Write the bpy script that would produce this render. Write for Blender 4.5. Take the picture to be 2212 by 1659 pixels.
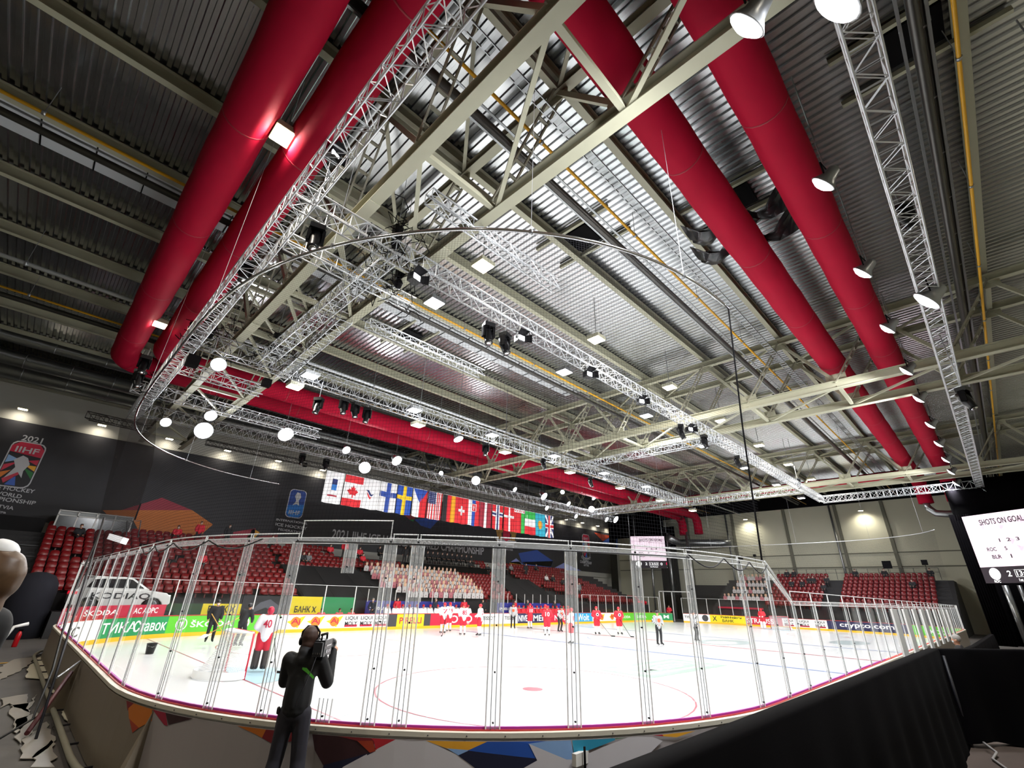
import bpy, bmesh, math, random
from mathutils import Vector, Matrix
for o in list(bpy.data.objects): bpy.data.objects.remove(o)
random.seed(7)
SC = bpy.context.scene; COL = SC.collection
PI = math.pi
# ---------------------------------------------------------------- camera
CAM = Vector((-1.8504, -3.1886, 2.5135))
CF = Vector((0.63972, 0.64456, 0.41869)); CR = Vector((0.70037, -0.71323, 0.02788)); CU = Vector((-0.31660, -0.27540, 0.90770))
FPX = 987.697
cd = bpy.data.cameras.new('camera'); cam = bpy.data.objects.new('camera', cd); COL.objects.link(cam)
cam.matrix_world = Matrix(((CR.x, CU.x, -CF.x, CAM.x), (CR.y, CU.y, -CF.y, CAM.y), (CR.z, CU.z, -CF.z, CAM.z), (0, 0, 0, 1)))
cd.sensor_width = 36; cd.lens = FPX * 36 / 2212; cd.clip_start = 0.05; cd.clip_end = 500
SC.camera = cam
# ---------------------------------------------------------------- world, exposure
w = bpy.data.worlds.new('world'); SC.world = w; w.use_nodes = True
w.node_tree.nodes['Background'].inputs[0].default_value = (0.9, 0.95, 1, 1)
w.node_tree.nodes['Background'].inputs[1].default_value = 0.002
SC.view_settings.view_transform = 'Standard'; SC.view_settings.look = 'None'
SC.view_settings.gamma = 1; SC.view_settings.exposure = 0.0; SC.view_settings.use_curve_mapping = False
try:
    cy = SC.cycles
    cy.max_bounces = 4; cy.diffuse_bounces = 3; cy.glossy_bounces = 2; cy.transparent_max_bounces = 40; cy.transmission_bounces = 3
    cy.sample_clamp_indirect = 3; cy.sample_clamp_direct = 30; cy.caustics_reflective = False; cy.caustics_refractive = False; cy.adaptive_threshold = 0.1
except Exception: pass
POW = 0.44       # overall power of the arena lamps

# ---------------------------------------------------------------- pixel -> point in the hall
def ray(px, py): return CF * FPX + CR * (px - 1106) - CU * (py - 829.5)
def at(px, py, **k):
    d = ray(px, py); (a, v), = k.items(); i = 'xyz'.index(a)
    return CAM + d * ((v - CAM[i]) / d[i])
# ---------------------------------------------------------------- materials
def lin(h):
    h = h.lstrip('#'); c = [int(h[i:i+2], 16) / 255 for i in (0, 2, 4)]
    return tuple((x / 12.92 if x <= .04045 else ((x + .055) / 1.055) ** 2.4) for x in c) + (1,)
MATS = {}
def mat(name, hx, rough=.6, metal=0, emit=0, noise=0, nscale=3, alpha=1, bump=0, spec=.5):
    if name in MATS: return MATS[name]
    m = bpy.data.materials.new(name); m.use_nodes = True; nt = m.node_tree; b = nt.nodes['Principled BSDF']
    c = lin(hx); b.inputs['Base Color'].default_value = c; b.inputs['Roughness'].default_value = rough
    b.inputs['Metallic'].default_value = metal; b.inputs['Specular IOR Level'].default_value = spec
    if emit:
        b.inputs['Emission Color'].default_value = c; b.inputs['Emission Strength'].default_value = emit
        try: m.cycles.emission_sampling = 'NONE'
        except Exception: pass
    if noise or bump:
        tc = nt.nodes.new('ShaderNodeTexCoord'); n = nt.nodes.new('ShaderNodeTexNoise'); n.inputs['Scale'].default_value = nscale; n.inputs['Detail'].default_value = 5
        nt.links.new(tc.outputs['Object'], n.inputs['Vector'])
        if noise:
            mx = nt.nodes.new('ShaderNodeMix'); mx.data_type = 'RGBA'
            mx.inputs['A'].default_value = tuple(x * (1 - noise) for x in c[:3]) + (1,); mx.inputs['B'].default_value = tuple(min(1, x * (1 + noise)) for x in c[:3]) + (1,)
            nt.links.new(n.outputs['Fac'], mx.inputs['Factor']); nt.links.new(mx.outputs['Result'], b.inputs['Base Color'])
        if bump:
            bp = nt.nodes.new('ShaderNodeBump'); bp.inputs['Strength'].default_value = bump; bp.inputs['Distance'].default_value = .05
            nt.links.new(n.outputs['Fac'], bp.inputs['Height']); nt.links.new(bp.outputs['Normal'], b.inputs['Normal'])
    if alpha < 1:
        out = nt.nodes['Material Output']; mix = nt.nodes.new('ShaderNodeMixShader'); tr = nt.nodes.new('ShaderNodeBsdfTransparent')
        mix.inputs[0].default_value = alpha; nt.links.new(tr.outputs[0], mix.inputs[1]); nt.links.new(b.outputs[0], mix.inputs[2]); nt.links.new(mix.outputs[0], out.inputs[0])
    m.diffuse_color = c
    MATS[name] = m; return m
def glass_mat():
    m = bpy.data.materials.new('rink_glass'); m.use_nodes = True; nt = m.node_tree; nt.nodes.clear()
    out = nt.nodes.new('ShaderNodeOutputMaterial'); mix = nt.nodes.new('ShaderNodeMixShader'); tr = nt.nodes.new('ShaderNodeBsdfTransparent'); gl = nt.nodes.new('ShaderNodeBsdfGlossy')
    tr.inputs[0].default_value = (.965, .97, .965, 1); gl.inputs['Roughness'].default_value = .06; gl.inputs[0].default_value = (.9, .92, .92, 1)
    fr = nt.nodes.new('ShaderNodeLayerWeight'); mr = nt.nodes.new('ShaderNodeMath'); mr.operation = 'POWER'; mr.inputs[1].default_value = 4; m2 = nt.nodes.new('ShaderNodeMath'); m2.operation = 'MULTIPLY_ADD'; m2.inputs[1].default_value = .3; m2.inputs[2].default_value = .025
    nt.links.new(fr.outputs['Facing'], mr.inputs[0]); nt.links.new(mr.outputs[0], m2.inputs[0]); nt.links.new(m2.outputs[0], mix.inputs[0]); nt.links.new(tr.outputs[0], mix.inputs[1]); nt.links.new(gl.outputs[0], mix.inputs[2]); nt.links.new(mix.outputs[0], out.inputs[0])
    MATS['rink_glass'] = m; return m
def net_mat():
    m = bpy.data.materials.new('netting'); m.use_nodes = True; nt = m.node_tree; nt.nodes.clear(); N = nt.nodes.new; L = nt.links.new
    out = N('ShaderNodeOutputMaterial'); mix = N('ShaderNodeMixShader'); tr = N('ShaderNodeBsdfTransparent'); df = N('ShaderNodeBsdfDiffuse'); df.inputs[0].default_value = (.035, .035, .04, 1)
    uv = N('ShaderNodeUVMap'); sp = N('ShaderNodeSeparateXYZ'); L(uv.outputs[0], sp.inputs[0]); res = []
    for i in (0, 1):
        a = N('ShaderNodeMath'); a.operation = 'FRACT'; L(sp.outputs[i], a.inputs[0])
        b = N('ShaderNodeMath'); b.operation = 'LESS_THAN'; L(a.outputs[0], b.inputs[0]); b.inputs[1].default_value = .055; res.append(b)
    mx = N('ShaderNodeMath'); mx.operation = 'MAXIMUM'; L(res[0].outputs[0], mx.inputs[0]); L(res[1].outputs[0], mx.inputs[1])
    L(mx.outputs[0], mix.inputs[0]); L(tr.outputs[0], mix.inputs[1]); L(df.outputs[0], mix.inputs[2]); L(mix.outputs[0], out.inputs[0])
    MATS['netting'] = m; return m
glass_mat(); net_mat()
def splice_mat():
    m = bpy.data.materials.new('splice'); m.use_nodes = True; nt = m.node_tree; nt.nodes.clear(); N = nt.nodes.new; Lk = nt.links.new
    out = N('ShaderNodeOutputMaterial'); mix = N('ShaderNodeMixShader'); tr = N('ShaderNodeBsdfTransparent'); ad = N('ShaderNodeMixShader'); df = N('ShaderNodeBsdfDiffuse'); tl = N('ShaderNodeBsdfTranslucent')
    df.inputs[0].default_value = tl.inputs[0].default_value = (.86, .88, .88, 1); mix.inputs[0].default_value = .25; ad.inputs[0].default_value = .55
    Lk(df.outputs[0], ad.inputs[1]); Lk(tl.outputs[0], ad.inputs[2]); Lk(tr.outputs[0], mix.inputs[1]); Lk(ad.outputs[0], mix.inputs[2]); Lk(mix.outputs[0], out.inputs[0]); MATS['splice'] = m
splice_mat()
def mm(m): return MATS[m] if isinstance(m, str) else m
# ---------------------------------------------------------------- geometry builder
class MB:
    def __init__(s): s.v = []; s.f = []; s.m = []; s.mats = []; s.cur = 0; s.smooth = []; s.sm = False
    def use(s, m):
        m = mm(m)
        if m not in s.mats: s.mats.append(m)
        s.cur = s.mats.index(m); return s
    def add(s, vs, fs, sm=None):
        b = len(s.v); s.v += [tuple(v) for v in vs]; s.f += [tuple(b + i for i in f) for f in fs]; s.m += [s.cur] * len(fs); s.smooth += [s.sm if sm is None else sm] * len(fs); return s
    def box(s, x0, y0, z0, x1, y1, z1):
        return s.add([(x, y, z) for z in (z0, z1) for y in (y0, y1) for x in (x0, x1)], [(0, 2, 3, 1), (4, 5, 7, 6), (0, 1, 5, 4), (2, 6, 7, 3), (0, 4, 6, 2), (1, 3, 7, 5)])
    def bar(s, a, b, w, h=None, up=(0, 0, 1)):
        a = Vector(a); b = Vector(b); h = h or w; d = (b - a).normalized(); u = Vector(up)
        if abs(d.dot(u)) > .98: u = Vector((1, 0, 0))
        r = d.cross(u).normalized(); u = r.cross(d)
        return s.add([p + r * (i * w / 2) + u * (j * h / 2) for p in (a, b) for i, j in ((-1, -1), (1, -1), (1, 1), (-1, 1))], [(0, 1, 2, 3)[::-1], (4, 5, 6, 7), (0, 1, 5, 4), (1, 2, 6, 5), (2, 3, 7, 6), (3, 0, 4, 7)])
    def ibeam(s, a, b, w, h, t=.03):
        a = Vector(a); b = Vector(b)
        for dz in (-h / 2 + t / 2, h / 2 - t / 2): s.bar(a + Vector((0, 0, dz)), b + Vector((0, 0, dz)), w, t)
        return s.bar(a, b, t, h - 2 * t)
    def tube(s, a, b, r, n=6, r2=None, caps=True):
        a = Vector(a); b = Vector(b); r2 = r if r2 is None else r2; d = (b - a).normalized(); u = Vector((0, 0, 1)) if abs(d.z) < .95 else Vector((1, 0, 0))
        x = d.cross(u).normalized(); y = x.cross(d); vs = []
        for p, q in ((a, r), (b, r2)): vs += [p + (x * math.cos(2 * PI * i / n) + y * math.sin(2 * PI * i / n)) * q for i in range(n)]
        fs = [(i, (i + 1) % n, n + (i + 1) % n, n + i) for i in range(n)]
        s.add(vs, fs, n > 5)
        if caps: b0 = len(s.v) - 2 * n; s.f += [tuple(b0 + i for i in range(n))[::-1], tuple(b0 + n + i for i in range(n))]; s.m += [s.cur] * 2; s.smooth += [False] * 2
        return s
    def path(s, pts, r, n=6, closed=False):
        pts = [Vector(p) for p in pts]; k = len(pts); vs = []; pu = None
        for i, p in enumerate(pts):
            d = (pts[min(i + 1, k - 1)] - pts[max(i - 1, 0)]).normalized(); u = Vector((0, 0, 1)) if abs(d.z) < .95 else Vector((1, 0, 0))
            x = d.cross(u).normalized()
            if pu is not None and x.dot(pu) < 0: x = -x
            pu = x; y = x.cross(d); rr = r[i] if isinstance(r, (list, tuple)) else r
            vs += [p + (x * math.cos(2 * PI * j / n) + y * math.sin(2 * PI * j / n)) * rr for j in range(n)]
        fs = [(i * n + j, i * n + (j + 1) % n, (i + 1) * n + (j + 1) % n, (i + 1) * n + j) for i in range(k - 1) for j in range(n)]
        fs += [tuple(range(n))[::-1], tuple((k - 1) * n + j for j in range(n))]
        return s.add(vs, fs, n > 5)
    def lathe(s, c, prof, axis=(0, 0, 1), n=16):
        c = Vector(c); d = Vector(axis).normalized(); u = Vector((0, 0, 1)) if abs(d.z) < .95 else Vector((1, 0, 0)); x = d.cross(u).normalized(); y = x.cross(d); vs = []
        for r, h in prof: vs += [c + d * h + (x * math.cos(2 * PI * i / n) + y * math.sin(2 * PI * i / n)) * max(r, 1e-4) for i in range(n)]
        k = len(prof); fs = [(i * n + j, i * n + (j + 1) % n, (i + 1) * n + (j + 1) % n, (i + 1) * n + j) for i in range(k - 1) for j in range(n)]
        fs += [tuple(range(n))[::-1], tuple((k - 1) * n + j for j in range(n))]
        return s.add(vs, fs, True)
    def ball(s, c, r, n=10, sx=1, sy=1, sz=1):
        vs = []; fs = []; m = n // 2
        for i in range(m + 1):
            t = PI * i / m
            for j in range(n): vs.append((c[0] + r * sx * math.sin(t) * math.cos(2 * PI * j / n), c[1] + r * sy * math.sin(t) * math.sin(2 * PI * j / n), c[2] + r * sz * math.cos(t)))
        for i in range(m):
            for j in range(n): fs.append((i * n + j, (i + 1) * n + j, (i + 1) * n + (j + 1) % n, i * n + (j + 1) % n))
        return s.add(vs, fs, True)
    def prism(s, pts, n, d):        # flat outline extruded by vector n*d
        n = Vector(n).normalized() * d; k = len(pts); P = [Vector(p) for p in pts]
        return s.add(P + [p + n for p in P], [tuple(range(k))[::-1], tuple(range(k, 2 * k))] + [(i, (i + 1) % k, k + (i + 1) % k, k + i) for i in range(k)])
    def build(s, name, m=None, parent=None, uv=None):
        if m is not None and not s.mats: s.mats = [mm(m)]
        org = Vector((0, 0, 0)); p = parent
        while p is not None: org += p.location; p = p.parent
        me = bpy.data.meshes.new(name); me.from_pydata([(v[0] - org.x, v[1] - org.y, v[2] - org.z) for v in s.v], [], s.f)
        for k in s.mats: me.materials.append(k)
        if len(s.mats) > 1: me.polygons.foreach_set('material_index', s.m)
        me.polygons.foreach_set('use_smooth', s.smooth)
        if uv:
            l = me.uv_layers.new(name='UVMap'); l.data.foreach_set('uv', [c for p in me.polygons for vi in p.vertices for c in uv[vi]])
        me.update(); o = bpy.data.objects.new(name, me); COL.objects.link(o); o.parent = parent; return o
def tag(o, label=None, cat=None, group=None, kind=None):
    if label: o['label'] = label
    if cat: o['category'] = cat
    if group: o['group'] = group
    if kind: o['kind'] = kind
    return o
def T(name, label, cat, loc=(0, 0, 0), group=None, kind=None):
    o = bpy.data.objects.new(name, None); COL.objects.link(o); o.location = loc; o.empty_display_size = .2
    return tag(o, label, cat, group, kind)
def struct(o): o['kind'] = 'structure'; return o
KIDS = {}
def kids(o):
    if o.name not in KIDS: KIDS[o.name] = [c for c in bpy.data.objects if c.parent == o]
    return KIDS[o.name]
def dup(root, loc, rz=0, label=None, group=None, sc=None):
    r = root.copy(); COL.objects.link(r); r.location = loc; r.rotation_euler = (0, 0, rz)
    if sc: r.scale = (sc, sc, sc)
    if label: r['label'] = label
    if group: r['group'] = group
    for ch in kids(root):
        c = ch.copy(); COL.objects.link(c); c.parent = r
        for g in kids(ch): d = g.copy(); COL.objects.link(d); d.parent = c
    return r
# ---------------------------------------------------------------- text and decals as meshes
TXT = {}
def text_polys(s, bold=0):
    key = (s, bold)
    if key not in TXT:
        c = bpy.data.curves.new('t', 'FONT'); c.body = s; c.size = 1; c.resolution_u = 3; c.offset = .018 * bold; c.space_line = .85; c.align_x = 'CENTER'
        o = bpy.data.objects.new('t', c); COL.objects.link(o); bpy.context.view_layer.update()
        me = bpy.data.meshes.new_from_object(o.evaluated_get(bpy.context.evaluated_depsgraph_get()))
        vs = [(v.co.x, v.co.y) for v in me.vertices]; fs = [tuple(p.vertices) for p in me.polygons]
        bpy.data.objects.remove(o); bpy.data.curves.remove(c); bpy.data.meshes.remove(me)
        x0 = min(v[0] for v in vs); x1 = max(v[0] for v in vs); y0 = min(v[1] for v in vs); y1 = max(v[1] for v in vs)
        TXT[key] = ([((a - (x0 + x1) / 2) / (x1 - x0), (b - (y0 + y1) / 2) / (y1 - y0)) for a, b in vs], fs)
    return TXT[key]
def put_text(mb, s, mp, cu, cv, wd, ht, bold=1):
    vs, fs = text_polys(s, bold); mb.add([mp(cu + a * wd, cv + b * ht) for a, b in vs], fs)
def put_poly(mb, mp, pts, step=.4):
    """flat polygon in (u,v) laid on the surface mp, cut into strips so that it follows curved walls"""
    bm = bmesh.new(); bm.faces.new([bm.verts.new((p[0], p[1], 0)) for p in pts])
    u0 = min(p[0] for p in pts); u1 = max(p[0] for p in pts); k = math.floor(u0 / step) + 1
    while k * step < u1:
        g = bm.verts[:] + bm.edges[:] + bm.faces[:]; bmesh.ops.bisect_plane(bm, geom=g, plane_co=(k * step, 0, 0), plane_no=(1, 0, 0), dist=1e-5); k += 1
    bmesh.ops.triangulate(bm, faces=bm.faces[:]); bm.verts.index_update()
    mb.add([mp(v.co.x, v.co.y) for v in bm.verts], [tuple(v.index for v in f.verts) for f in bm.faces]); bm.free()
def circ(cx, cy, r, n=16, ry=None): return [(cx + r * math.cos(2 * PI * i / n), cy + (ry or r) * math.sin(2 * PI * i / n)) for i in range(n)]
def plane_map(o, u, v, n=(0, 0, 0), lift=0):
    o = Vector(o) + Vector(n) * lift; u = Vector(u); v = Vector(v)
    return lambda a, b: o + u * a + v * b
# ================================================================ SETTING
mat('ice', '#eef2f5', .2, noise=.02, nscale=.6); mat('rubber', '#4b4743', .8, noise=.35, nscale=1.5); mat('deck', '#d0d2d4', .24, 1, noise=.1, nscale=.3)
mat('cream_steel', '#a9a791', .5, noise=.06); mat('dark_steel', '#8a8776', .55, noise=.1); mat('alu', '#d2d5d9', .48, .75); mat('alu_dull', '#9a9c9e', .35, .8)
mat('duct_red', '#9c0829', .75, noise=.07, nscale=1.2, bump=.12, spec=.12); mat('galv', '#9b9d9e', .3, .85, noise=.15, nscale=2); mat('black', '#060506', .8, spec=.1); mat('black_gloss', '#08080a', .35, spec=.3)
mat('yellow_pipe', '#d8a01c', .45); mat('beige_wall', '#c9c7b2', .75, noise=.05, nscale=.5); mat('white_wall', '#b9b7ae', .8, noise=.04, nscale=.5); mat('banner', '#1a1920', .6)
mat('white', '#f0f0f0', .5); mat('concrete', '#8f8c84', .8, noise=.1); mat('lamp_white', '#f6f8ff', emit=22); mat('lamp_warm', '#fff0cf', emit=18)
mat('curtain', '#040305', .95, spec=.05); mat('chrome', '#d5d7da', .12, 1)
fl = MB().box(-26, -12, -.3, 76, 46, 0).build('floor', 'rubber'); struct(fl)
LX, WY, RR, HB = 60.0, 28.96, 7.62, 1.031
# rink outline: s runs from (RR,0) along the near side, anticlockwise
QA = PI * RR / 2; SEG = [LX - 2 * RR, QA, WY - 2 * RR, QA, LX - 2 * RR, QA, WY - 2 * RR, QA]; PER = sum(SEG)
def rink(s, off=0):
    s %= PER; dirs = [(1, 0), (0, 1), (-1, 0), (0, -1)]; st = [(RR, 0), (LX, RR), (LX - RR, WY), (0, WY - RR)]; cen = [(LX - RR, RR), (LX - RR, WY - RR), (RR, WY - RR), (RR, RR)]
    for i in range(8):
        if s <= SEG[i] + 1e-9: break
        s -= SEG[i]
    k = i // 2
    if i % 2 == 0:
        d = dirs[k]; p = st[k]; return (p[0] + d[0] * s + d[1] * off, p[1] + d[1] * s - d[0] * off)
    a = -PI / 2 + k * PI / 2 + s / RR; c = cen[k]; return (c[0] + (RR + off) * math.cos(a), c[1] + (RR + off) * math.sin(a))
def S_of(x, y):
    best = min(((rink(i * .1)[0] - x) ** 2 + (rink(i * .1)[1] - y) ** 2, i * .1) for i in range(int(PER / .1))); return best[1]
def ring(s0, s1, step=.5):
    n = max(1, int(abs(s1 - s0) / step + .999)); return [s0 + (s1 - s0) * i / n for i in range(n + 1)]
def band(mb, s0, s1, o0, o1, z0, z1, step=.5):
    ss = ring(s0, s1, step); vs = []; n = len(ss)
    for s in ss:
        for o, z in ((o0, z0), (o1, z0), (o1, z1), (o0, z1)): q = rink(s, o); vs.append((q[0], q[1], z))
    fs = [(i * 4 + j, i * 4 + (j + 1) % 4, i * 4 + 4 + (j + 1) % 4, i * 4 + 4 + j) for i in range(n - 1) for j in range(4)] + [(0, 1, 2, 3), tuple((n - 1) * 4 + j for j in (3, 2, 1, 0))]
    return mb.add(vs, fs)
def inner(lift=-.006):      # map on the inner face: u = s, v = z (seen from the ice: s grows to the left)
    return lambda u, v: Vector((*rink(u, lift), v))
ice = MB(); pts = [rink(s) for s in ring(0, PER, .6)][:-1]; ice.add([(p[0], p[1], .02) for p in pts] + [(p[0], p[1], -.02) for p in pts], [tuple(range(len(pts)))] + [(i, (i + 1) % len(pts), len(pts) + (i + 1) % len(pts), len(pts) + i)[::-1] for i in range(len(pts))])
ice = struct(ice.build('floor_ice', 'ice'))
def icemap(z=.024): return lambda u, v: Vector((u, v, z))
mat('line_red', '#b86a78', .3); mat('line_blue', '#7488b8', .3); mat('ice_green', '#a9cdb8', .3); mat('crease', '#b4d8e8', .3); mat('ice_grey', '#a9b6ba', .3)
def annulus(mb, cx, cy, r, w, a0=0, a1=2 * PI, n=48, z=.024):
    vs = []
    for i in range(n + 1):
        a = a0 + (a1 - a0) * i / n
        for q in (r - w / 2, r + w / 2): vs.append((cx + q * math.cos(a), cy + q * math.sin(a), z))
    mb.add(vs, [(2 * i, 2 * i + 1, 2 * i + 3, 2 * i + 2) for i in range(n)])
g = MB().use('line_red'); c = WY / 2
for x in (4, 56): put_poly(g, icemap(), [(x - .025, 1), (x + .025, 1), (x + .025, WY - 1), (x - .025, WY - 1)], 5)
put_poly(g, icemap(), [(29.85, .1), (30.15, .1), (30.15, WY - .1), (29.85, WY - .1)], 9)
for x, y in ((10, 7.5), (10, WY - 7.5), (50, 7.5), (50, WY - 7.5)): annulus(g, x, y, 4.5, .05); put_poly(g, icemap(), circ(x, y, .3), 9)
g.use('line_blue')
for x in (22.86, 37.14): put_poly(g, icemap(), [(x - .15, .1), (x + .15, .1), (x + .15, WY - .1), (x - .15, WY - .1)], 9)
annulus(g, 30, c, 4.5, .05)
g.use('crease')
for x, k in ((4.03, 1), (55.97, -1)): put_poly(g, icemap(.026), [(x, c - 1.8)] + [(x + k * 1.8 * math.sin(a * PI / 12), c - 1.8 * math.cos(a * PI / 12)) for a in range(1, 12)] + [(x, c + 1.8)], 9)
g.use('ice_green')
put_poly(g, icemap(.025), [(15, 6.4), (21, 6.2), (21, 8.8), (15, 8.8)], 9)
g.use('ice'); put_poly(g, icemap(.027), [(15.5, 6.75), (20.5, 6.6), (20.5, 8.4), (15.5, 8.4)], 9)
g.use('ice_green'); put_poly(g, icemap(.029), [(15.9, 7.0), (20.1, 6.9), (20.1, 8.15), (15.9, 8.15)], 9)
g.use('ice'); put_text(g, 'MATCH', lambda u, v: Vector((18 + u, 7.52 + v, .031)), 0, 0, 3.3, .75)
g.use('ice_grey'); put_poly(g, icemap(.025), circ(33.5, 11.2, 2.6, 24, 1.5), 9); put_poly(g, icemap(.025), circ(43, 6, 2.6, 24, 1.2), 9)
g.use('ice'); put_poly(g, icemap(.027), circ(32.7, 11.2, 1.5, 24, .9), 9)
struct(g.build('trim_ice_markings'))
# skate marks
mat('scratch', '#c2cbd0', .4); g = MB()
for i in range(170):
    x = random.uniform(2, 55); y = random.uniform(1, 28); a = random.uniform(0, PI); L = random.uniform(.5, 3); k = random.uniform(-.25, .25); w = .012
    P_ = [(x + math.cos(a + k * t) * L * t, y + math.sin(a + k * t) * L * t) for t in (0, .33, .66, 1)]; nx, ny = -math.sin(a) * w, math.cos(a) * w
    g.add([(p[0] + sgn * nx, p[1] + sgn * ny, .0245) for p in P_ for sgn in (-1, 1) if True], [(2 * j, 2 * j + 1, 2 * j + 3, 2 * j + 2) for j in range(3)])
struct(g.build('trim_skate_marks', 'scratch'))
# ---------------------------------------------------------------- roof deck, walls
rf = MB(); pitch = .3; x = -25.; prof = []
while x < 75: prof += [(x, 0), (x + .12, 0), (x + .15, .08), (x + .27, .08)]; x += pitch
k = len(prof); ys = [-12, -4, 2, 8, 14, 20, 26, 32, 39, 46]; vs = [(px, y, 17.0 + h) for y in ys for px, h in prof]
rf.add(vs, [(j * k + i, j * k + i + 1, (j + 1) * k + i + 1, (j + 1) * k + i) for j in range(len(ys) - 1) for i in range(k - 1)])
rf.box(-25, -12, 17.2, 75, 46, 17.35); struct(rf.build('ceiling', 'deck'))
g = MB(); g.use('white_wall').box(-26, 45, 0, 76, 45.3, 17.3); struct(g.build('wall_far_side'))
g = MB().use('beige_wall'); g.box(74.7, -12, 0, 75, 46, 17.3); struct(g.build('wall_far_end'))
g = MB().use('beige_wall').box(-26, -12, 0, -25.7, 46, 17.3); struct(g.build('wall_near_end'))
g = MB().use('beige_wall').box(-26, -12.3, 0, 76, -12, 17.3); struct(g.build('wall_near_side'))
mat('wall_seam', '#6f6e60', .8); g = MB()
for z in (6.95, 8.6): g.box(74.62, -2, z, 74.7, 44.9, z + .12)
for y in (5.2, 10.4, 16.8, 24.2, 31.5): g.box(74.45, y - .18, 0, 74.7, y + .18, 15.3)
struct(g.build('trim_end_wall_rails', 'wall_seam'))
g = MB().box(74.3, -11, 15.0, 74.7, 44.9, 16.9); struct(g.build('trim_end_wall_header', 'black'))
for i, (y, r) in enumerate(((24.9, .13), (10.9, .13), (45 - 3.4, .3))):
    o = MB().use('galv'); o.tube((73.9, y, 0), (73.9, y, 14.9), r, 10); tag(o.build('drain_pipe'), ['grey vertical pipe on the end wall left of the mock fans', 'grey vertical pipe on the end wall between the two seat blocks', 'thick pale pipe in the far corner behind the small screen'][i], 'pipe')
# purlins, one thing each
for i, y in enumerate([-10.85, -6.5, -2.15, 2.2, 6.55, 10.9, 15.25, 19.6, 23.95, 28.3, 32.65, 37, 41.35]):
    b = MB().ibeam((-25, y, 16.72), (74.6, y, 16.72), .24, .5, .03)
    where = ['beyond the right lighting truss', 'right of the near red duct', 'above the outer near red duct', 'left of the inner near red duct', 'above the middle truss on its right', 'over the near goal end lamps', 'above the skylight strip edge', 'left of the yellow middle pipe', 'third from the far wall side of the roof', 'above the far red ducts', 'outside the far red ducts', 'second from the far wall', 'nearest the far wall'][i]
    tag(b.build('roof_purlin', 'cream_steel'), 'long cream steel roof beam running the length of the hall, ' + where, 'beam', 'purlins under the metal roof', 'structure')
# skylight strip
mat('skylight', '#c4c8cc', .5, noise=.05)
g = MB(); t = T('skylight_strip', 'long pale panelled skylight strip along the corrugated roof', 'skylight', (25, 16, 16.9))
MB().box(-24, 15.6, 16.86, 24.5, 17.3, 16.97).build('panel', 'skylight', t)
for i in range(33): MB().box(-24 + i * 1.5, 15.58, 16.83, -23.96 + i * 1.5, 17.32, 16.87).build('glazing_bar', 'black', t)
# ================================================================ STEEL TRUSSES (two bottom chords, two top chords, lattice diagonals)
def ladder(mb, a, b, w, th=.05, step=.45):
    a = Vector(a); b = Vector(b); d = (b - a).normalized(); s = Vector((1, 0, 0)) * (w / 2)
    mb.bar(a - s, b - s, th, .07); mb.bar(a + s, b + s, th, .07); L = (b - a).length; n = int(L / step)
    for i in range(1, n): p = a + d * (L * i / n); mb.bar(p - s, p + s, .1, .05)
YB = [-10.85 + 4.35 * .5 + 4.35 * i - .07 for i in range(13)]
YB = [y for y in YB if y > -11.5]
mat('bolt_plate', '#b4b29c', .5)
def steel_truss(xc, wd, label, wt=3.2, hid=0):
    zl, zt = 12.8, 16.15; t = T('roof_truss', label, 'roof truss', (xc, 14, zl), 'steel roof trusses across the hall')
    yt = [-10.85 + 4.35 * i for i in range(13)]; yb = [y + 2.175 for y in yt[:-1]]
    for s in (-1, 1):
        x = xc + s * wd / 2; m = MB().ibeam((x, -12, zl), (x, 42, zl), .34, .42, .035); m.build('bottom_chord', 'cream_steel', t)
        for j in (3, 6, 9, 12): pl = MB().box(x - .18, j * 3.2 - 3, zl - .235, x + .18, j * 3.2 - 2.2, zl - .205); pl.build('splice_plate', 'bolt_plate', t)
        xt = xc + s * wt / 2; MB().ibeam((xt, -12, zt), (xt, 44, zt), .3, .36, .03).build('top_chord', 'cream_steel', t)
    for s in (-1, 1):
        x = xc + s * wd / 2; xt = xc + s * wt / 2
        for j, y in enumerate(yb):
            g = MB(); ladder(g, (x, y, zl + .15), (xt, yt[j], zt - .1), .36, .06); g.build('lattice_diagonal', 'dark_steel', t); MB().bar((x, y, zl + .15), (xt, yt[j + 1], zt - .1), .15, .15).build('tube_diagonal', 'cream_steel', t)
            MB().box(x - .02, y - .45, zl + .1, x + .02, y + .45, zl + .6).build('gusset_plate', 'cream_steel', t); MB().box(xt - .02, yt[j + 1] - .35, zt - .5, xt + .02, yt[j + 1] + .35, zt - .1).build('gusset_plate', 'cream_steel', t)
    for j, y in enumerate(yb):
        MB().bar((xc - wd / 2, y, zl - .05), (xc + wd / 2, y, zl - .05), .16, .16).build('cross_strut', 'cream_steel', t)
        if j + 1 < len(yb): MB().bar((xc - wd / 2, y, zl - .1), (xc + wd / 2, yb[j + 1], zl - .1), .12, .09).build('lateral_brace', 'cream_steel', t)
    for j, y in enumerate(yt[1:]):
        MB().bar((xc - wt / 2, y, zt), (xc + wt / 2, y, zt), .18, .22).build('cross_strut', 'cream_steel', t)
        if j + 1 < len(yt) - 1: MB().bar((xc - wt / 2, y, zt), (xc + wt / 2, yt[j + 2], zt), .12, .12).build('lateral_brace', 'cream_steel', t)
steel_truss(3.45, 2.65, 'near cream steel roof truss seen from below overhead')
steel_truss(26.6, 3.3, 'cream steel roof truss crossing above the middle of the ice')
steel_truss(50.3, 3.0, 'cream steel roof truss above the far goal end')
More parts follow.
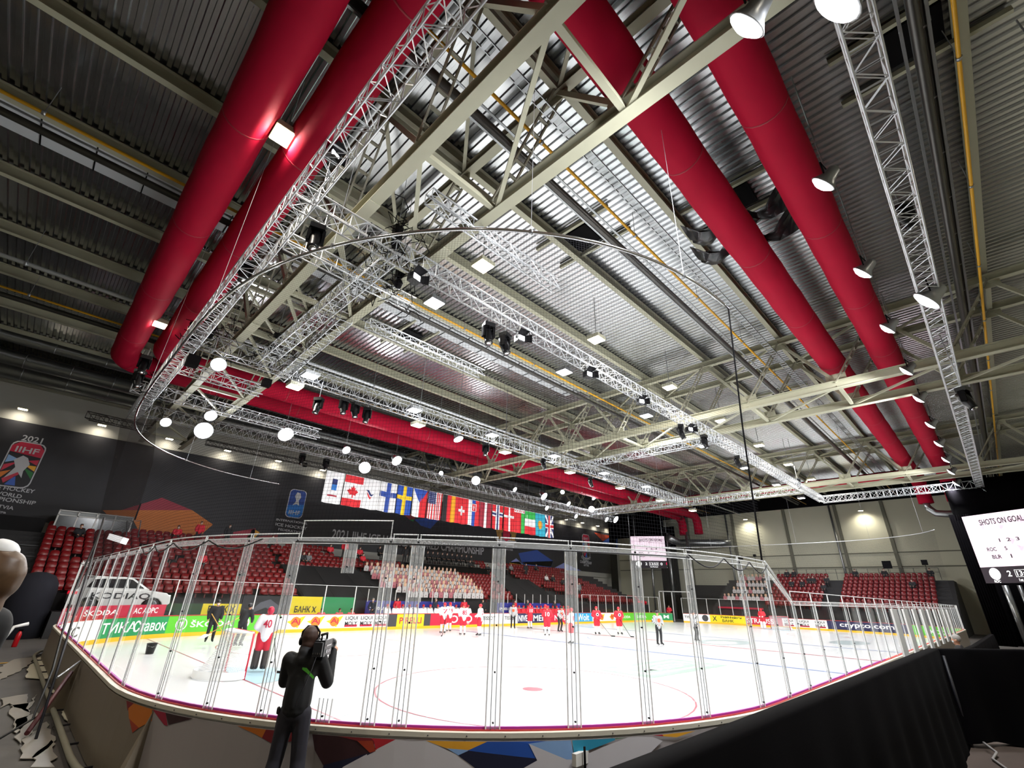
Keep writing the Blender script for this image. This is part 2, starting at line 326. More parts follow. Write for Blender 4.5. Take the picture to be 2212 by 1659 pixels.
# ================================================================ RED FABRIC DUCTS
def duct(pts, r, label, straps=6):
    P = [Vector(p) for p in pts]; out = []
    for i, p in enumerate(P):       # rounded corners and gentle swelling between hangers
        if 0 < i < len(P) - 1:
            a = (P[i - 1] - p).normalized(); b = (P[i + 1] - p).normalized(); q = 1.3
            for k in range(7): s = k / 6; out.append((p + a * q) * (1 - s) ** 2 + p * 2 * s * (1 - s) + (p + b * q) * s ** 2)
        else: out.append(p)
    fin = [out[0]]
    for a, b in zip(out[:-1], out[1:]):
        n = max(1, int((b - a).length / .8)); fin += [a + (b - a) * (k + 1) / n for k in range(n)]
    rad = [r * (1 + .018 * math.sin(i * 1.9) + .012 * math.sin(i * .7)) for i in range(len(fin))]
    t = T('fabric_duct', label, 'air duct', tuple(fin[len(fin) // 2]), 'red fabric air ducts')
    MB().path(fin, rad, 20).build('duct_sleeve', 'duct_red', t)
    sm = MB(); fl = fin[4::7]
    for i in range(4, len(fin) - 1, 7): sm.path([fin[i] - (fin[i + 1] - fin[i]).normalized() * .025, fin[i] + (fin[i + 1] - fin[i]).normalized() * .025], rad[i] * 1.008, 20)
    sm.build('seam_band', 'duct_seam', t)
    w = MB()
    for p in fl: w.tube(p + Vector((0, 0, r * .9)), (p.x, p.y, 16.9), .008, 4)
    w.build('hanger_wire', 'alu_dull', t)
mat('duct_seam', '#8d1024', .6)
ZD = 14.3
duct([(-1.2, -12, ZD), (-1.2, 29.7, ZD), (66.5, 29.7, ZD), (69, 29.7, ZD - .2), (69, 29.7, 11.6)], .62, 'red fabric duct crossing the left side and turning along the far stand, outer one')
duct([(.35, -12, ZD), (.35, 27.3, ZD), (66.5, 27.3, ZD), (69, 27.3, ZD - .2), (69, 27.3, 11.6)], .6, 'red fabric duct crossing the left side and turning along the far stand, inner one')
duct([(-12, .05, ZD), (58.5, .05, ZD), (61, .05, ZD - .2), (61, .05, 12.1)], .6, 'long red fabric duct along the near side, inner one')
duct([(-12, -2.15, ZD), (58.5, -2.15, ZD), (61, -2.15, ZD - .2), (61, -2.15, 12.1)], .6, 'long red fabric duct along the near side, outer one with lamps before it')
duct([(56.6, -.6, ZD - .1), (56.6, 27, ZD - .1)], .6, 'red fabric duct crossing behind the far truss, nearer one')
duct([(58.9, -.6, ZD + .2), (58.9, 27, ZD + .2)], .6, 'red fabric duct crossing behind the far truss, farther one')
# steel ducts
mat('heater', '#4d4b48', .35, .7)
def sduct(pts, r, label, m='galv'):
    P = [Vector(p) for p in pts]; t = T('steel_duct', label, 'air duct', tuple(P[0]), 'galvanised steel ducts'); MB().path(P, r, 16).build('duct_pipe', m, t); s = MB()
    for a, b in zip(P[:-1], P[1:]):
        n = int((b - a).length / 2.4)
        for i in range(1, n): q = a + (b - a) * i / n; d = (b - a).normalized() * .03; s.path([q - d, q + d], r * 1.03, 16)
    if s.v: s.build('joint_flange', 'alu_dull', t)
sduct([(-25, 42.8, 16.0), (74, 42.8, 16.0)], .62, 'wide galvanised duct along the top of the far wall')
sduct([(-25, 40.6, 16.2), (74, 40.6, 16.2)], .5, 'second galvanised duct beside the wide one near the far wall')
sduct([(-14, 34.2, 15.4), (40, 34.2, 15.4)], .3, 'slim galvanised duct over the far stand')
sduct([(66.5, 31, 11), (70, 31, 10.6), (73, 26, 10.6), (73.6, 24.5, 10.6)], .55, 'curved steel duct fed by the far left red ducts')
sduct([(61, .05, 12.15), (61, .0, 11.6), (61.05, -.4, 11.1), (61.1, -1.2, 10.95), (61.2, -2.6, 10.9)], .33, 'curved shiny steel duct below the far right red ducts')
sduct([(-12, -5.55, 15.6), (60, -5.55, 15.6)], .2, 'long dull steel duct right of the right lighting truss', 'heater')
# pipes and trays along the hall
def run(name, label, y, z, r, m, x0=-25, x1=74, cat='pipe'):
    t = T(name, label, cat, (0, y, z)); MB().tube((x0, y, z), (x1, y, z), r, 8).build('pipe', m, t); c = MB()
    x = x0 + 3
    while x < x1: c.tube((x, y, z), (x, y, 16.5), .012, 4); c.tube((x - .05, y, z), (x + .05, y, z), r * 1.4, 8); x += 5.5
    c.build('hanger', 'alu_dull', t)
run('gas_pipe', 'yellow gas pipe above the right half of the ice', 3.25, 15.3, .055, 'yellow_pipe')
run('gas_pipe', 'yellow gas pipe beside the skylight strip', 13.5, 15.3, .055, 'yellow_pipe')
run('gas_pipe', 'yellow gas pipe at the dark left edge of the roof', 27.2, 15.3, .055, 'yellow_pipe')
run('gas_pipe', 'yellow gas pipe at the dark right edge of the roof', -6.1, 15.3, .05, 'yellow_pipe')
run('water_pipe', 'silver pipe under the left part of the roof', 22.6, 14.7, .09, 'alu')
for y, lb in ((4.0, 'beside the right yellow pipe'), (14.3, 'beside the middle yellow pipe'), (-5.4, 'beside the dark right yellow pipe'), (28.0, 'beside the left yellow pipe')):
    t = T('heater_tube', 'dark radiant heater tube with steel reflector ' + lb, 'heater', (0, y, 15.3), 'radiant heaters under the roof'); mat('heater', '#4d4b48', .35, .7)
    MB().tube((-25, y, 15.25), (73, y, 15.25), .13, 10).build('burner_tube', 'heater', t); g = MB()
    for s in (-1, 1): g.bar((-25, y + s * .26, 15.36), (73, y + s * .26, 15.36), .07, .04)
    g.build('reflector_edge', 'alu_dull', t)
for y, lb in ((2.35, 'right of centre'),):
    t = T('cable_tray', 'perforated steel cable tray under the roof ' + lb, 'cable tray', (0, y, 15.1)); g = MB()
    for s in (-1, 1): g.bar((-10, y + s * .14, 15.1), (60, y + s * .14, 15.1), .02, .07)
    g.build('side_rail', 'alu_dull', t); g = MB(); x = -10
    while x < 60: g.box(x, y - .14, 15.07, x + .12, y + .14, 15.08); x += .3
    g.build('rungs', 'alu_dull', t)['kind'] = 'stuff'
# smoke hatches
for i, (px, py) in enumerate(((1257, 513), (885, 725), (1975, 78), (1590, 430), (1690, 850))):
    p = at(px, py, z=16.95); t = T('smoke_hatch', ['dark square roof hatch above the curved rail', 'dark square roof hatch left of the lattice bundle', 'dark roof hatch at the upper right', 'dark roof hatch with hanging black sheeting between the near ducts', 'dark roof hatch above the far half of the ice'][i], 'roof hatch', tuple(p))
    MB().box(p.x - .6, p.y - .6, 16.9, p.x + .6, p.y + .6, 16.99).build('opening', 'black', t); g = MB()
    for s in (-.85, .85): g.box(p.x + s - .06, p.y - 1.9, 16.78, p.x + s + .06, p.y + 1.9, 16.95)
    g.build('trimmer_beam', 'cream_steel', t)
# black plastic sheeting
mat('sheeting', '#2b2b2d', .25, .2)
for (px, py, L, lb) in ((1600, 430, 4.4, 'left black plastic sheet hung between the two near red ducts'), (1620, 480, 4.6, 'lower black plastic sheet hung between the two near red ducts')):
    p = at(px, py, z=15.6); g = MB(); n = 14; vs = []
    for i in range(n + 1):
        for j in range(5): vs.append((p.x + .2 * math.sin(i * 1.3 + j) + j * .25, p.y - L / 2 + L * i / n, p.z + .25 * math.sin(i * .9) - .5 * math.sin(PI * i / n) + .12 * math.sin(j * 2.1 + i)))
    g.add(vs, [(i * 5 + j, i * 5 + j + 1, i * 5 + j + 6, i * 5 + j + 5) for i in range(n) for j in range(4)], True)
    o = tag(g.build('plastic_sheet', 'sheeting'), lb, 'plastic sheet'); sd = o.modifiers.new('t', 'SOLIDIFY'); sd.thickness = .01
# ================================================================ LIGHTING RIG (aluminium box trusses)
def box_truss(a, b, label, w=.5, h=.5, bay=.5, m='alu', name='lighting_truss', group='aluminium lighting trusses'):
    a = Vector(a); b = Vector(b); d = (b - a).normalized(); sd = d.cross(Vector((0, 0, 1))).normalized(); up = Vector((0, 0, 1)); L = (b - a).length; n = max(1, round(L / bay)); st = L / n
    t = T(name, label, 'truss', tuple(a), group); cs = [sd * (i * w / 2) + up * (j * h / 2) for i, j in ((-1, -1), (1, -1), (1, 1), (-1, 1))]
    for c in cs: MB().tube(a + c, b + c, .027, 6).build('chord_tube', m, t)
    g = MB()
    for f in range(4):
        p, q = cs[f], cs[(f + 1) % 4]
        for i in range(n):
            x0 = a + d * (i * st); x1 = a + d * ((i + 1) * st)
            g.tube(x0 + p, x0 + q, .014, 4, caps=False)
            g.tube(*((x0 + p, x1 + q) if i % 2 else (x0 + q, x1 + p)), .014, 4, caps=False)
    g.build('lacing', m, t); return t
ZT = 12.1
box_truss((-5, -4.1, ZT), (53.2, -4.1, ZT), 'long aluminium lighting truss along the right side carrying round lamps')
box_truss((.3, 7.45, ZT), (53.2, 7.45, ZT), 'long aluminium lighting truss over the middle of the ice')
box_truss((.3, 18.5, ZT), (46.5, 18.5, ZT - .1), 'aluminium lighting truss before the far red ducts', .5, .7)
box_truss((.3, 31.2, ZT), (52, 31.2, ZT - .1), 'aluminium lighting truss over the far stand with big round lamps', .5, .7)
box_truss((.5, -12, ZT), (.5, 33.5, ZT), 'aluminium lighting truss crossing beside the left red ducts', .55, .6)
box_truss((3.35, 7.7, ZT - .02), (3.35, 18.3, ZT - .02), 'short aluminium truss joining two long trusses near the left', .5, .5)
box_truss((27.6, 7.7, ZT), (27.6, 18.3, ZT), 'aluminium truss crossing the middle of the ice below the second roof truss', .45, .45)
box_truss((46.5, 18.3, ZT), (46.5, 31.2, ZT), 'aluminium truss over the far corner before the small screen', .6, .6)
box_truss((46.9, 7.7, ZT), (46.9, 18.3, ZT), 'double aluminium truss at the far end, centre section', .5, .6)
box_truss((53.2, -4.1, ZT), (53.2, 7.45, ZT), 'aluminium truss at the far end, right section', .6, .6)
box_truss((4.5, 12.9, ZT + .5), (4.9, 21.0, ZT + .5), 'short aluminium truss bundle left of the lattice junction', .5, .4)
box_truss((5.2, 12.4, ZT + .35), (11.5, 12.4, ZT + .35), 'short stub of aluminium truss beside the goal lamps', .4, .3)
box_truss((.9, 9.6, ZT + .1), (5.5, 9.6, ZT + .1), 'stub truss left of the junction, upper', .4, .4)
box_truss((3.0, 5.2, ZT + .4), (8.5, 5.2, ZT + .4), 'stub truss above the curved rail, right of the junction', .35, .35)
box_truss((.8, 22.4, ZT), (4.6, 22.4, ZT), 'stub truss near the far left corner', .5, .5)
box_truss((-.4, 27.3, ZT + .1), (10, 27.3, ZT), 'aluminium truss under the far left duct bend', .5, .6)
box_truss((-1.5, 33.3, ZT - .5), (1.5, 31.8, ZT - .9), 'short dark truss at the far left corner', .5, .4, m='heater')
box_truss((4.5, 31.5, 11.05), (44, 31.5, 11.05), 'dark flag truss carrying the row of flags', .3, .32, .4, 'heater', 'flag_truss', 'dark flag truss')
# cable bundles at junctions
for i, (x, y, lb) in enumerate(((3.4, 7.5, 'tangle of black cables at the truss junction above the curved rail'), (1.0, 18.5, 'tangle of black cables at the left truss corner'), (.5, 27.3, 'tangle of black cables at the far left truss'), (3.35, 17.5, 'tangle of black cables on the short joining truss'), (4.6, 9.2, 'loose black cables hanging by the junction'))):
    g = MB(); random.seed(40 + i)
    for k in range(14):
        p = Vector((x + random.uniform(-.6, .6), y + random.uniform(-.6, .6), ZT + random.uniform(-.3, .9))); q = [p]
        for j in range(6): p = p + Vector((random.uniform(-.35, .35), random.uniform(-.35, .35), random.uniform(-.25, .25))); q.append(p)
        g.path(q, .016, 4)
    tag(g.build('cable_bundle', 'black'), lb, 'cables')
    h = T('chain_hoist', 'black chain hoist hanging at ' + lb.split(' at ')[-1].split(' by ')[-1].split(' on ')[-1], 'chain hoist', (x, y, ZT + .9), 'chain hoists of the lighting rig'); MB().box(x - .14, y - .1, ZT + .55, x + .14, y + .1, ZT + 1.05).build('motor', 'black_gloss', h); MB().tube((x, y, ZT + 1.05), (x, y, 16.8), .012, 4).build('chain', 'alu_dull', h); MB().lathe((x, y, ZT + .5), [(.1, 0), (.16, -.12), (.1, -.3)]).build('chain_bag', 'black', h)
# suspension wires for the rig
def lightobj(kind, loc, power, target=None, size=.6, color=(1, .98, .95), blend=.6, angle=2.4):
    l = bpy.data.lights.new('lamp_light', kind); l.energy = power * POW; l.color = color
    if kind == 'SPOT': l.spot_size = angle; l.spot_blend = blend; l.shadow_soft_size = size
    if kind == 'AREA': l.shape = 'DISK'; l.size = size
    if kind == 'POINT': l.shadow_soft_size = size
    o = bpy.data.objects.new('lamp_light', l); COL.objects.link(o); o.location = loc
    if target is not None: o.rotation_euler = (Vector(target) - Vector(loc)).to_track_quat('-Z', 'Y').to_euler()
    return o
def round_lamp(p, aim, r, label, group, power=0, m='lamp_white', col=(.95, .97, 1)):
    p = Vector(p); d = (Vector(aim) - p).normalized(); t = T('arena_floodlight', label, 'floodlight', tuple(p), group)
    MB().lathe(p, [(.05, -r * 1.5), (r * .45, -r * 1.3), (r * .62, -r * .5), (r * .98, 0), (r * 1.04, .02), (r * .98, .03)], d, 18).build('reflector_housing', 'alu_dull', t)
    MB().lathe(p, [(0.01, .0), (r * .94, .02), (r * .9, .05), (r * .5, .12), (.01, .15)], d, 18).build('lamp_glass', m, t)
    g = MB(); s = d.cross(Vector((0, 0, 1)))
    if s.length < .1: s = Vector((1, 0, 0))
    s.normalize(); u = Vector((0, 0, 1)); q = p - d * r * .5
    g.path([q + s * r * .8, q + s * r * .85 + u * r * 1.2, q - s * r * .85 + u * r * 1.2, q - s * r * .8], .02, 4); g.build('yoke', 'black', t)
    MB().tube((p - d * r * .5 + Vector((0, 0, r * 1.2))), (p.x - d.x * r * .5, p.y - d.y * r * .5, 16.5 if p.z > 12.15 or abs(p.y + 4.1) > .6 else 12), .014, 5).build('hanging_rod', 'alu_dull', t)
    if power: lightobj('SPOT', p + d * .25, power, aim, r * .9, col).parent = None
    return t
# near side row seen against the red duct
RX = [4.2, 9.6, 14.4, 19.0, 23.9, 28.2, 33.4, 38.2, 43.1, 47.7, 52.8]
ordn = ['nearest and largest', 'second', 'third', 'fourth', 'fifth', 'sixth', 'seventh', 'eighth', 'ninth', 'tenth', 'farthest']
for i, x in enumerate(RX):
    round_lamp((x, -2.75 + (0 if i else .05), 12.3 if i else 11.75), (x + 3, 14, 0), .3 if i else .34, 'round white floodlight hung before the outer near red duct, %s of the row' % ordn[i], 'floodlights before the near red duct', 5200)
for (x, y, z, lb) in ((4.8, -3.9, 11.6, 'big bright round floodlight at the top right corner'), (16.3, -3.98, 11.6, 'big bright round floodlight on the right truss'), (53.6, -4.3, 11.6, 'round floodlight at the far end of the right truss')):
    round_lamp((x, y, z), (x + 1, 12, 0), .42, lb, 'big floodlights on the right truss', 6000)
# far rows
for i, (px, py, r, y) in enumerate(((472, 787, .32, 18.9), (455, 898, .34, 27.3), (358, 912, .3, 30.8), (440, 930, .55, 30.8), (617, 938, .5, 27.6), (748, 972, .3, 27.6), (788, 1010, .48, 31), (857, 995, .42, 27.6), (990, 948, .33, 19.2), (1028, 1038, .4, 27.6), (1112, 1057, .26, 31), (1175, 1072, .42, 27.6), (953, 1022, .2, 31), (1181, 1097, .28, 31), (1244, 1115, .28, 31), (1278, 1100, .4, 31.2), (1310, 1122, .34, 32), (1330, 1122, .5, 31.6), (1215, 1063, .25, 31), (1228, 1088, .3, 31), (1283, 1075, .35, 30))):
    p = at(px, py, y=y); round_lamp(p, (p.x + 2, 14, .5) if i % 3 else (CAM.x + 4, 6, 1), r, ['round white lamp below the left truss corner', 'round lamp left over the far stand', 'small bluish lamp at the far left', 'biggest glaring lamp at the far left over the stand', 'second glaring lamp right of the biggest one', 'small round lamp above the first flags', 'large round lamp directly above the white and red leaf flags', 'round lamp above the cross flags', 'round lamp before the red far duct', 'round lamp above the middle flags', 'small round lamp over the flag row centre', 'large round lamp right of the centre over the flags', 'tiny lamp in the flag row left half', 'small lamp among the black fixtures', 'small lamp over the last flags', 'lamp near the far corner, upper', 'lamp near the far corner, lower left', 'lamp near the far corner, brightest', 'lamp over the far stand, right of the last big one', 'small lamp left of the corner group', 'lamp above the corner group'][i], 'floodlights over the far stand', (0, 0, 0, 5200, 4500, 0, 4500, 4500, 0, 4500, 0, 4500, 0, 0, 0, 4500, 0, 4500, 0, 0, 0)[i])
# square led floodlights under the roof: two rows over the ice and one warm row before the far ducts
led = T('led_floodlight', '', 'floodlight', (0, 0, 0)); MB().box(-.36, -.36, -.02, .36, .36, .16).build('housing', 'alu_dull', led); MB().box(-.32, -.32, -.04, .32, .32, -.02).build('led_panel', 'lamp_white', led); MB().box(-.03, -.38, .16, .03, .38, .3).build('bracket', 'alu_dull', led)
ledw = T('led_floodlight', '', 'floodlight', (0, 0, 0)); MB().box(-.33, -.33, -.02, .33, .33, .16).build('housing', 'cream_steel', ledw); MB().box(-.3, -.3, -.05, .3, .3, -.02).build('led_panel', 'lamp_warm', ledw); MB().box(-.03, -.34, .16, .03, .34, .3).build('bracket', 'alu_dull', ledw)
used = set()
def place(proto, p, label, group, power=0, col=(1, 1, 1), rz=0, size=.7, hang=0):
    if proto.name in used: o = dup(proto, p, rz, label, group)
    else: used.add(proto.name); kids(proto); [kids(c) for c in kids(proto)]; proto.location = p; proto.rotation_euler.z = rz; o = proto; o['label'] = label; o['group'] = group
    if hang: MB().tube((p[0], p[1], p[2]), (p[0], p[1], hang), .02, 5).build('hanging_rod', 'alu_dull', o)
    if power: lightobj('AREA', (p[0], p[1], p[2] - .1), power, (p[0], p[1], 0), size, col)
    return o
pos = ['first', 'second', 'third', 'fourth', 'fifth', 'sixth', 'seventh', 'eighth']
for i in range(7): place(led, (7.44 + 9.05 * i, 11.15, 14), 'square white led floodlight left of the middle truss, %s along the row' % pos[i], 'square led floodlights', 1500, (.96, .98, 1), hang=16.5)
for i in range(8): place(ledw, (-.3 + 7.5 * i, 7.72, 14), 'warm led floodlight above the middle truss, %s along the row' % pos[i], 'square warm led floodlights', 900, (1, .93, .8), hang=16.5)
for i in range(7): place(ledw, (5.2 + 7.4 * i, 19.3, 11.65), 'warm floodlight before the far red ducts, %s along the row' % pos[i], 'warm led floodlights by the far ducts', 1100, (1, .92, .78), hang=16.5)
for i, (x, y) in enumerate(((-7.8, -6), (-7.8, 3), (-7.8, 12), (-7.8, 21), (2.5, -7.5), (12, -7.5))): place(ledw, (x, y, 13.5), 'added unseen fill floodlight under the roof %s' % ('behind the near end, number %d' % (i + 1) if x < 0 else 'over the near side walkway, number %d' % (i - 3)), 'added fill floodlights over the walkways', (650, 650, 650, 400, 150, 80)[i], (1, .92, .8), hang=16.5)  # added out-of-view fill lamps, brighten the outer boards and the left floor
place(ledw, (-.6, 22.4, 13.9), 'warm floodlight tucked between the left red ducts', 'square warm led floodlights', 300, (1, .9, .72), hang=16.5)
for i, (px, py) in enumerate(((898, 597), (720, 345))):
    pass
# little fixtures on the far rig
for i, (px, py) in enumerate(((670, 812), (895, 886), (1063, 940), (1197, 985), (1305, 1022), (1395, 1051))):
    p = at(px, py, y=18.6); place(led, tuple(p), 'small white panel lamp on the truss before the far red ducts, %s from the left' % pos[i], 'small panel lamps', hang=12)
# ---------------------------------------------------------------- moving heads and barn door floods
mh = T('moving_head_light', '', 'stage light', (0, 0, 0))
MB().box(-.2, -.16, -.16, .2, .16, 0).build('base', 'black_gloss', mh); g = MB()
for s in (-1, 1): g.box(s * .19 - .035, -.09, -.55, s * .19 + .035, .09, -.14)
g.build('yoke_arm', 'black', mh); MB().lathe((0, .05, -.42), [(.06, .3), (.15, .26), (.17, .05), (.16, -.15), (.13, -.36), (.15, -.42), (.11, -.43)], (0, .35, 1), 14).build('lamp_head', 'black_gloss', mh); MB().lathe((0, -.1, -.83), [(.02, 0), (.1, 0), (.1, -.015), (.01, -.02)], (0, .35, 1), 12).build('lens', 'chrome', mh)
bd = T('barn_door_light', '', 'stage light', (0, 0, 0))
MB().box(-.17, -.1, -.42, .17, .16, -.14).build('lamp_housing', 'black_gloss', bd); MB().box(-.13, -.115, -.38, .13, -.1, -.2).build('lens', 'lamp_white', bd); g = MB()
g.add([(-.17, -.1, -.42), (.17, -.1, -.42), (.22, -.32, -.6), (-.22, -.32, -.6)], [(0, 1, 2, 3)]); g.add([(-.17, -.1, -.14), (.17, -.1, -.14), (.22, -.35, -.05), (-.22, -.35, -.05)], [(0, 1, 2, 3)]); g.add([(.17, -.1, -.42), (.17, -.1, -.14), (.36, -.28, -.1), (.36, -.28, -.46)], [(0, 1, 2, 3)])
o = g.build('barn_door', 'black', bd); o.modifiers.new('t', 'SOLIDIFY').thickness = .01
MB().path([(-.19, 0, -.3), (-.2, 0, 0), (.2, 0, 0), (.19, 0, -.3)], .018, 5).build('yoke', 'black', bd)
MHS = [(688, 490, 12, 0, 'big black moving head at the left end of the curved rail'), (690, 860, 18.5, 1, 'black moving head on the left of the far ducts'), (1056, 700, 7.4, 1, 'left black moving head of a pair under the middle truss'), (1092, 722, 7.4, 1, 'right black moving head of a pair under the middle truss'), (745, 862, 18.5, 1, 'first black moving head of three before the far duct'), (770, 870, 18.5, 1, 'second black moving head of three before the far duct'), (795, 882, 18.5, 1, 'third black moving head of three before the far duct'),
 (1050, 958, 18.5, 1, 'black moving head left of the warm lamp before the far duct'), (1175, 990, 18.5, 1, 'black moving head with a red cap before the far duct'), (1470, 918, 7.4, 1, 'black moving head at the far half of the middle truss'), (1592, 985, 7.4, 1, 'black moving head near the far end of the middle truss'), (1945, 445, -4.1, 1, 'large black moving head on the right truss'), (2078, 838, -4.1, 1, 'distant black moving head on the right truss'), (1276, 1030, 18.5, 1, 'black moving head far along the far duct'), (655, 980, 31.4, 1, 'black moving head on the flag truss, left end'), (706, 992, 31.4, 1, 'black moving head on the flag truss above the first flag'), (305, 800, 12, 1, 'black moving head low on the left truss'), (318, 770, 12, 1, 'second black moving head low on the left truss'), (535, 565, None, 1, 'small black moving head beneath the left truss'), (424, 700, None, 1, 'black moving head between left truss and net rail'), (1520, 940, 7.4, 1, 'black moving head beside the dark cable'), (1722, 1035, 7.4, 1, 'farthest black moving head of the middle truss')]
for px, py, y, k, lb in MHS:
    p = at(px, py, y=y) if y is not None and y != 12 else (at(px, py, x=.5) if y is None else at(px, py, z=11.6)); place(mh, tuple(p), lb, 'black moving heads on the rig', rz=random.uniform(-1, 1), hang=12 if p.z < 11.9 else 16.5)
for px, py, pl, lb in ((722, 322, dict(x=.8), 'lit barn door floodlight beneath the left truss near the top'), (898, 585, dict(z=11.8), 'lit pink tinted barn door floodlight at the junction'), (1124, 718, dict(y=7.4), 'barn door floodlight right of the pair of moving heads'), (1270, 797, dict(y=7.4), 'barn door floodlight at mid truss'), (1383, 857, dict(y=7.4), 'barn door floodlight left of the ice centre lamps'), (1488, 918, dict(y=7.4), 'barn door floodlight beside a far moving head'), (345, 785, dict(x=.7), 'lit barn door floodlight at the lower left truss')):
    place(bd, tuple(at(px, py, **pl)), lb, 'barn door floodlights', rz=random.uniform(-.5, .5), hang=12.3)
# hanging speakers
for px, py, s in ((420, 770, .45), (578, 820, .35), (660, 1000, .3)):
    p = at(px, py, z=11.4 if px < 650 else 12); o = MB().box(p.x - s / 2, p.y - s / 2, p.z - s, p.x + s / 2, p.y + s / 2, p.z).build('loudspeaker', 'black'); tag(o, {420: 'black square loudspeaker hung before the left roof chord', 578: 'dark box clamped to the end of a roof chord', 660: 'small dark box on the flag truss'}[px], 'loudspeaker')
# ---------------------------------------------------------------- curved net rail and netting
RAILP = [(9.2, 30.2), (7.2, 29.9), (5.4, 29.35), (3.6, 28.3), (2.1, 27), (.9, 25.2), (.1, 23), (-.25, 20.5), (-.4, 17), (-.4, 13), (-.35, 9.5), (-.1, 7.2), (.5, 5.2), (1.4, 3.5), (2.5, 2.1), (3.9, .95), (5.3, .25), (6.8, -.15), (8.3, -.3)]
def smooth(P, n=4):
    out = []; Q = [P[0]] + P + [P[-1]]
    for i in range(1, len(Q) - 2):
        for k in range(n):
            t = k / n; out.append(tuple(.5 * ((2 * Q[i][j]) + (-Q[i-1][j] + Q[i+1][j]) * t + (2*Q[i-1][j] - 5*Q[i][j] + 4*Q[i+1][j] - Q[i+2][j]) * t*t + (-Q[i-1][j] + 3*Q[i][j] - 3*Q[i+1][j] + Q[i+2][j]) * t**3) for j in range(len(P[0]))))
    return out + [P[-1]]
ZR = 8.95; RS = smooth(RAILP)
t = T('net_rail', 'thin curved aluminium rail hanging overhead round the near end', 'rail', (-.4, 14, ZR)); MB().path([(x, y, ZR) for x, y in RS], .035, 8).build('rail_tube', 'chrome', t); g = MB(); h = MB()
for i in range(4, len(RS), 9): x, y = RS[i]; g.tube((x, y, ZR), (x + .1, y, 16.5), .006, 4); h.tube((x - .04, y, ZR), (x + .04, y, ZR + .01), .05, 6)
g.build('suspension_wire', 'alu', t); h.build('clamp', 'alu_dull', t)
nt_ = MB(); vs = []; uv = []; acc = 0; ZB = 3.2
for i, (x, y) in enumerate(RS):
    if i: acc += math.dist(RS[i], RS[i - 1])
    s = S_of(x, y); q = rink(s, .05)
    for z, f in ((ZR, 0), ((ZR + ZB) / 2, .5), (ZB, 1)): vs.append((x + (q[0] - x) * f, y + (q[1] - y) * f, z)); uv.append((acc / .055, z / .055))
n = len(RS); nt_.add(vs, [(i * 3 + j, i * 3 + j + 1, i * 3 + j + 4, i * 3 + j + 3) for i in range(n - 1) for j in (0, 1)], True)
tag(nt_.build('protective_netting', 'netting', None, uv), 'fine dark protective netting hung from the curved rail down to the glass', 'netting')
g = MB().path([(8.3, -.3, ZR), (8.32, -.1, 6), (8.26, 0, 3.25)], .018, 5); tag(g.build('net_rope', 'black'), 'dark vertical edge rope of the near netting', 'rope')
# far netting
FR = smooth([(52, 29.6), (54, 29.2), (56.5, 27.7), (58.6, 25.2), (59.8, 22), (60.2, 17), (60.2, 11), (59.8, 7), (58.6, 3.8), (56.5, 1.2), (54, -.2)])
mat('net_pale', '#d8d8cf', .6)
t = T('net_rail', 'thin pale curved net rail at the far end before the beige wall', 'rail', (60, 14, 8.6)); MB().path([(x, y, 8.75) for x, y in FR], .035, 6).build('rail_tube', 'alu', t); g = MB()
for i in range(2, len(FR), 7): x, y = FR[i]; g.tube((x, y, 8.75), (x, y, 16.5), .008, 4)
g.build('suspension_wire', 'alu_dull', t)
vs = []; uv = []; acc = 0; nb = MB()
for i, (x, y) in enumerate(FR):
    if i: acc += math.dist(FR[i], FR[i - 1])
    q = rink(S_of(x, y), .05); vs += [(x, y, 8.75), (q[0], q[1], 3.1)]; uv += [(acc / .1, 87), (acc / .1, 31)]
nb.add(vs, [(2 * i, 2 * i + 1, 2 * i + 3, 2 * i + 2) for i in range(len(FR) - 1)], True); tag(nb.build('protective_netting', 'netting', None, uv), 'netting hung behind the far goal', 'netting')
# ================================================================ DASHER BOARDS
for n_, h in dict(ad_green='#5cc22a', ad_dgreen='#1f9155', ad_white='#f2f1f1', ad_yellow='#f2dc14', ad_grey='#3b3b40', ad_red='#c8193c', ad_navy='#26264f', ad_blue='#2aa5dc', ad_orange='#ee7f1d', kick='#e9b81c', cap_red='#b5302c', magenta='#b03aa8', outer_grey='#7d7262', outer_pale='#a39c9b', ink='#232329', crimson='#b8123a', cap_pale='#cfc9b8').items(): mat(n_, h, .45)
def board(s0, s1, label, m='ad_white', deco=None, outer='outer_grey'):
    t = T('dasher_board', label, 'board', (*rink((s0 + s1) / 2, .06), 0), 'boards round the rink')
    band(MB(), s0, s1, 0, .10, .2, HB - .03).build('advert_panel', m, t)
    band(MB(), s0, s1, -.012, .1, 0, .2).build('kick_strip', 'kick', t)
    band(MB(), s0, s1, -.02, .06, HB - .03, HB + .01).build('cap_rail', 'cap_red', t)
    band(MB(), s0, s1, .10, .13, 0.02, HB - .08).build('outer_panel', outer, t)
    band(MB(), s0, s1, .06, .135, HB - .055, HB - .005).build('outer_ledge', 'cap_pale', t)
    if deco:
        g = MB(); deco(g, inner(), s0, s1)
        if g.f: g.build('lettering', None, t)
    return t
def mir(mp): return mp
def words(items, col=None):     # items: (fraction from the left as seen, text, width, height, colour, v)
    def f(g, mp, s0, s1):
        for fr, tx, wd, ht, cl, v in items:
            s = s1 + (s0 - s1) * fr if True else 0; g.use(cl); put_text(g, tx, lambda a, b: mp(2 * s - a, b), s, v, wd, ht)
    return f
Sx = lambda x: S_of(x, WY)      # far side
Se = lambda y: S_of(LX, y)
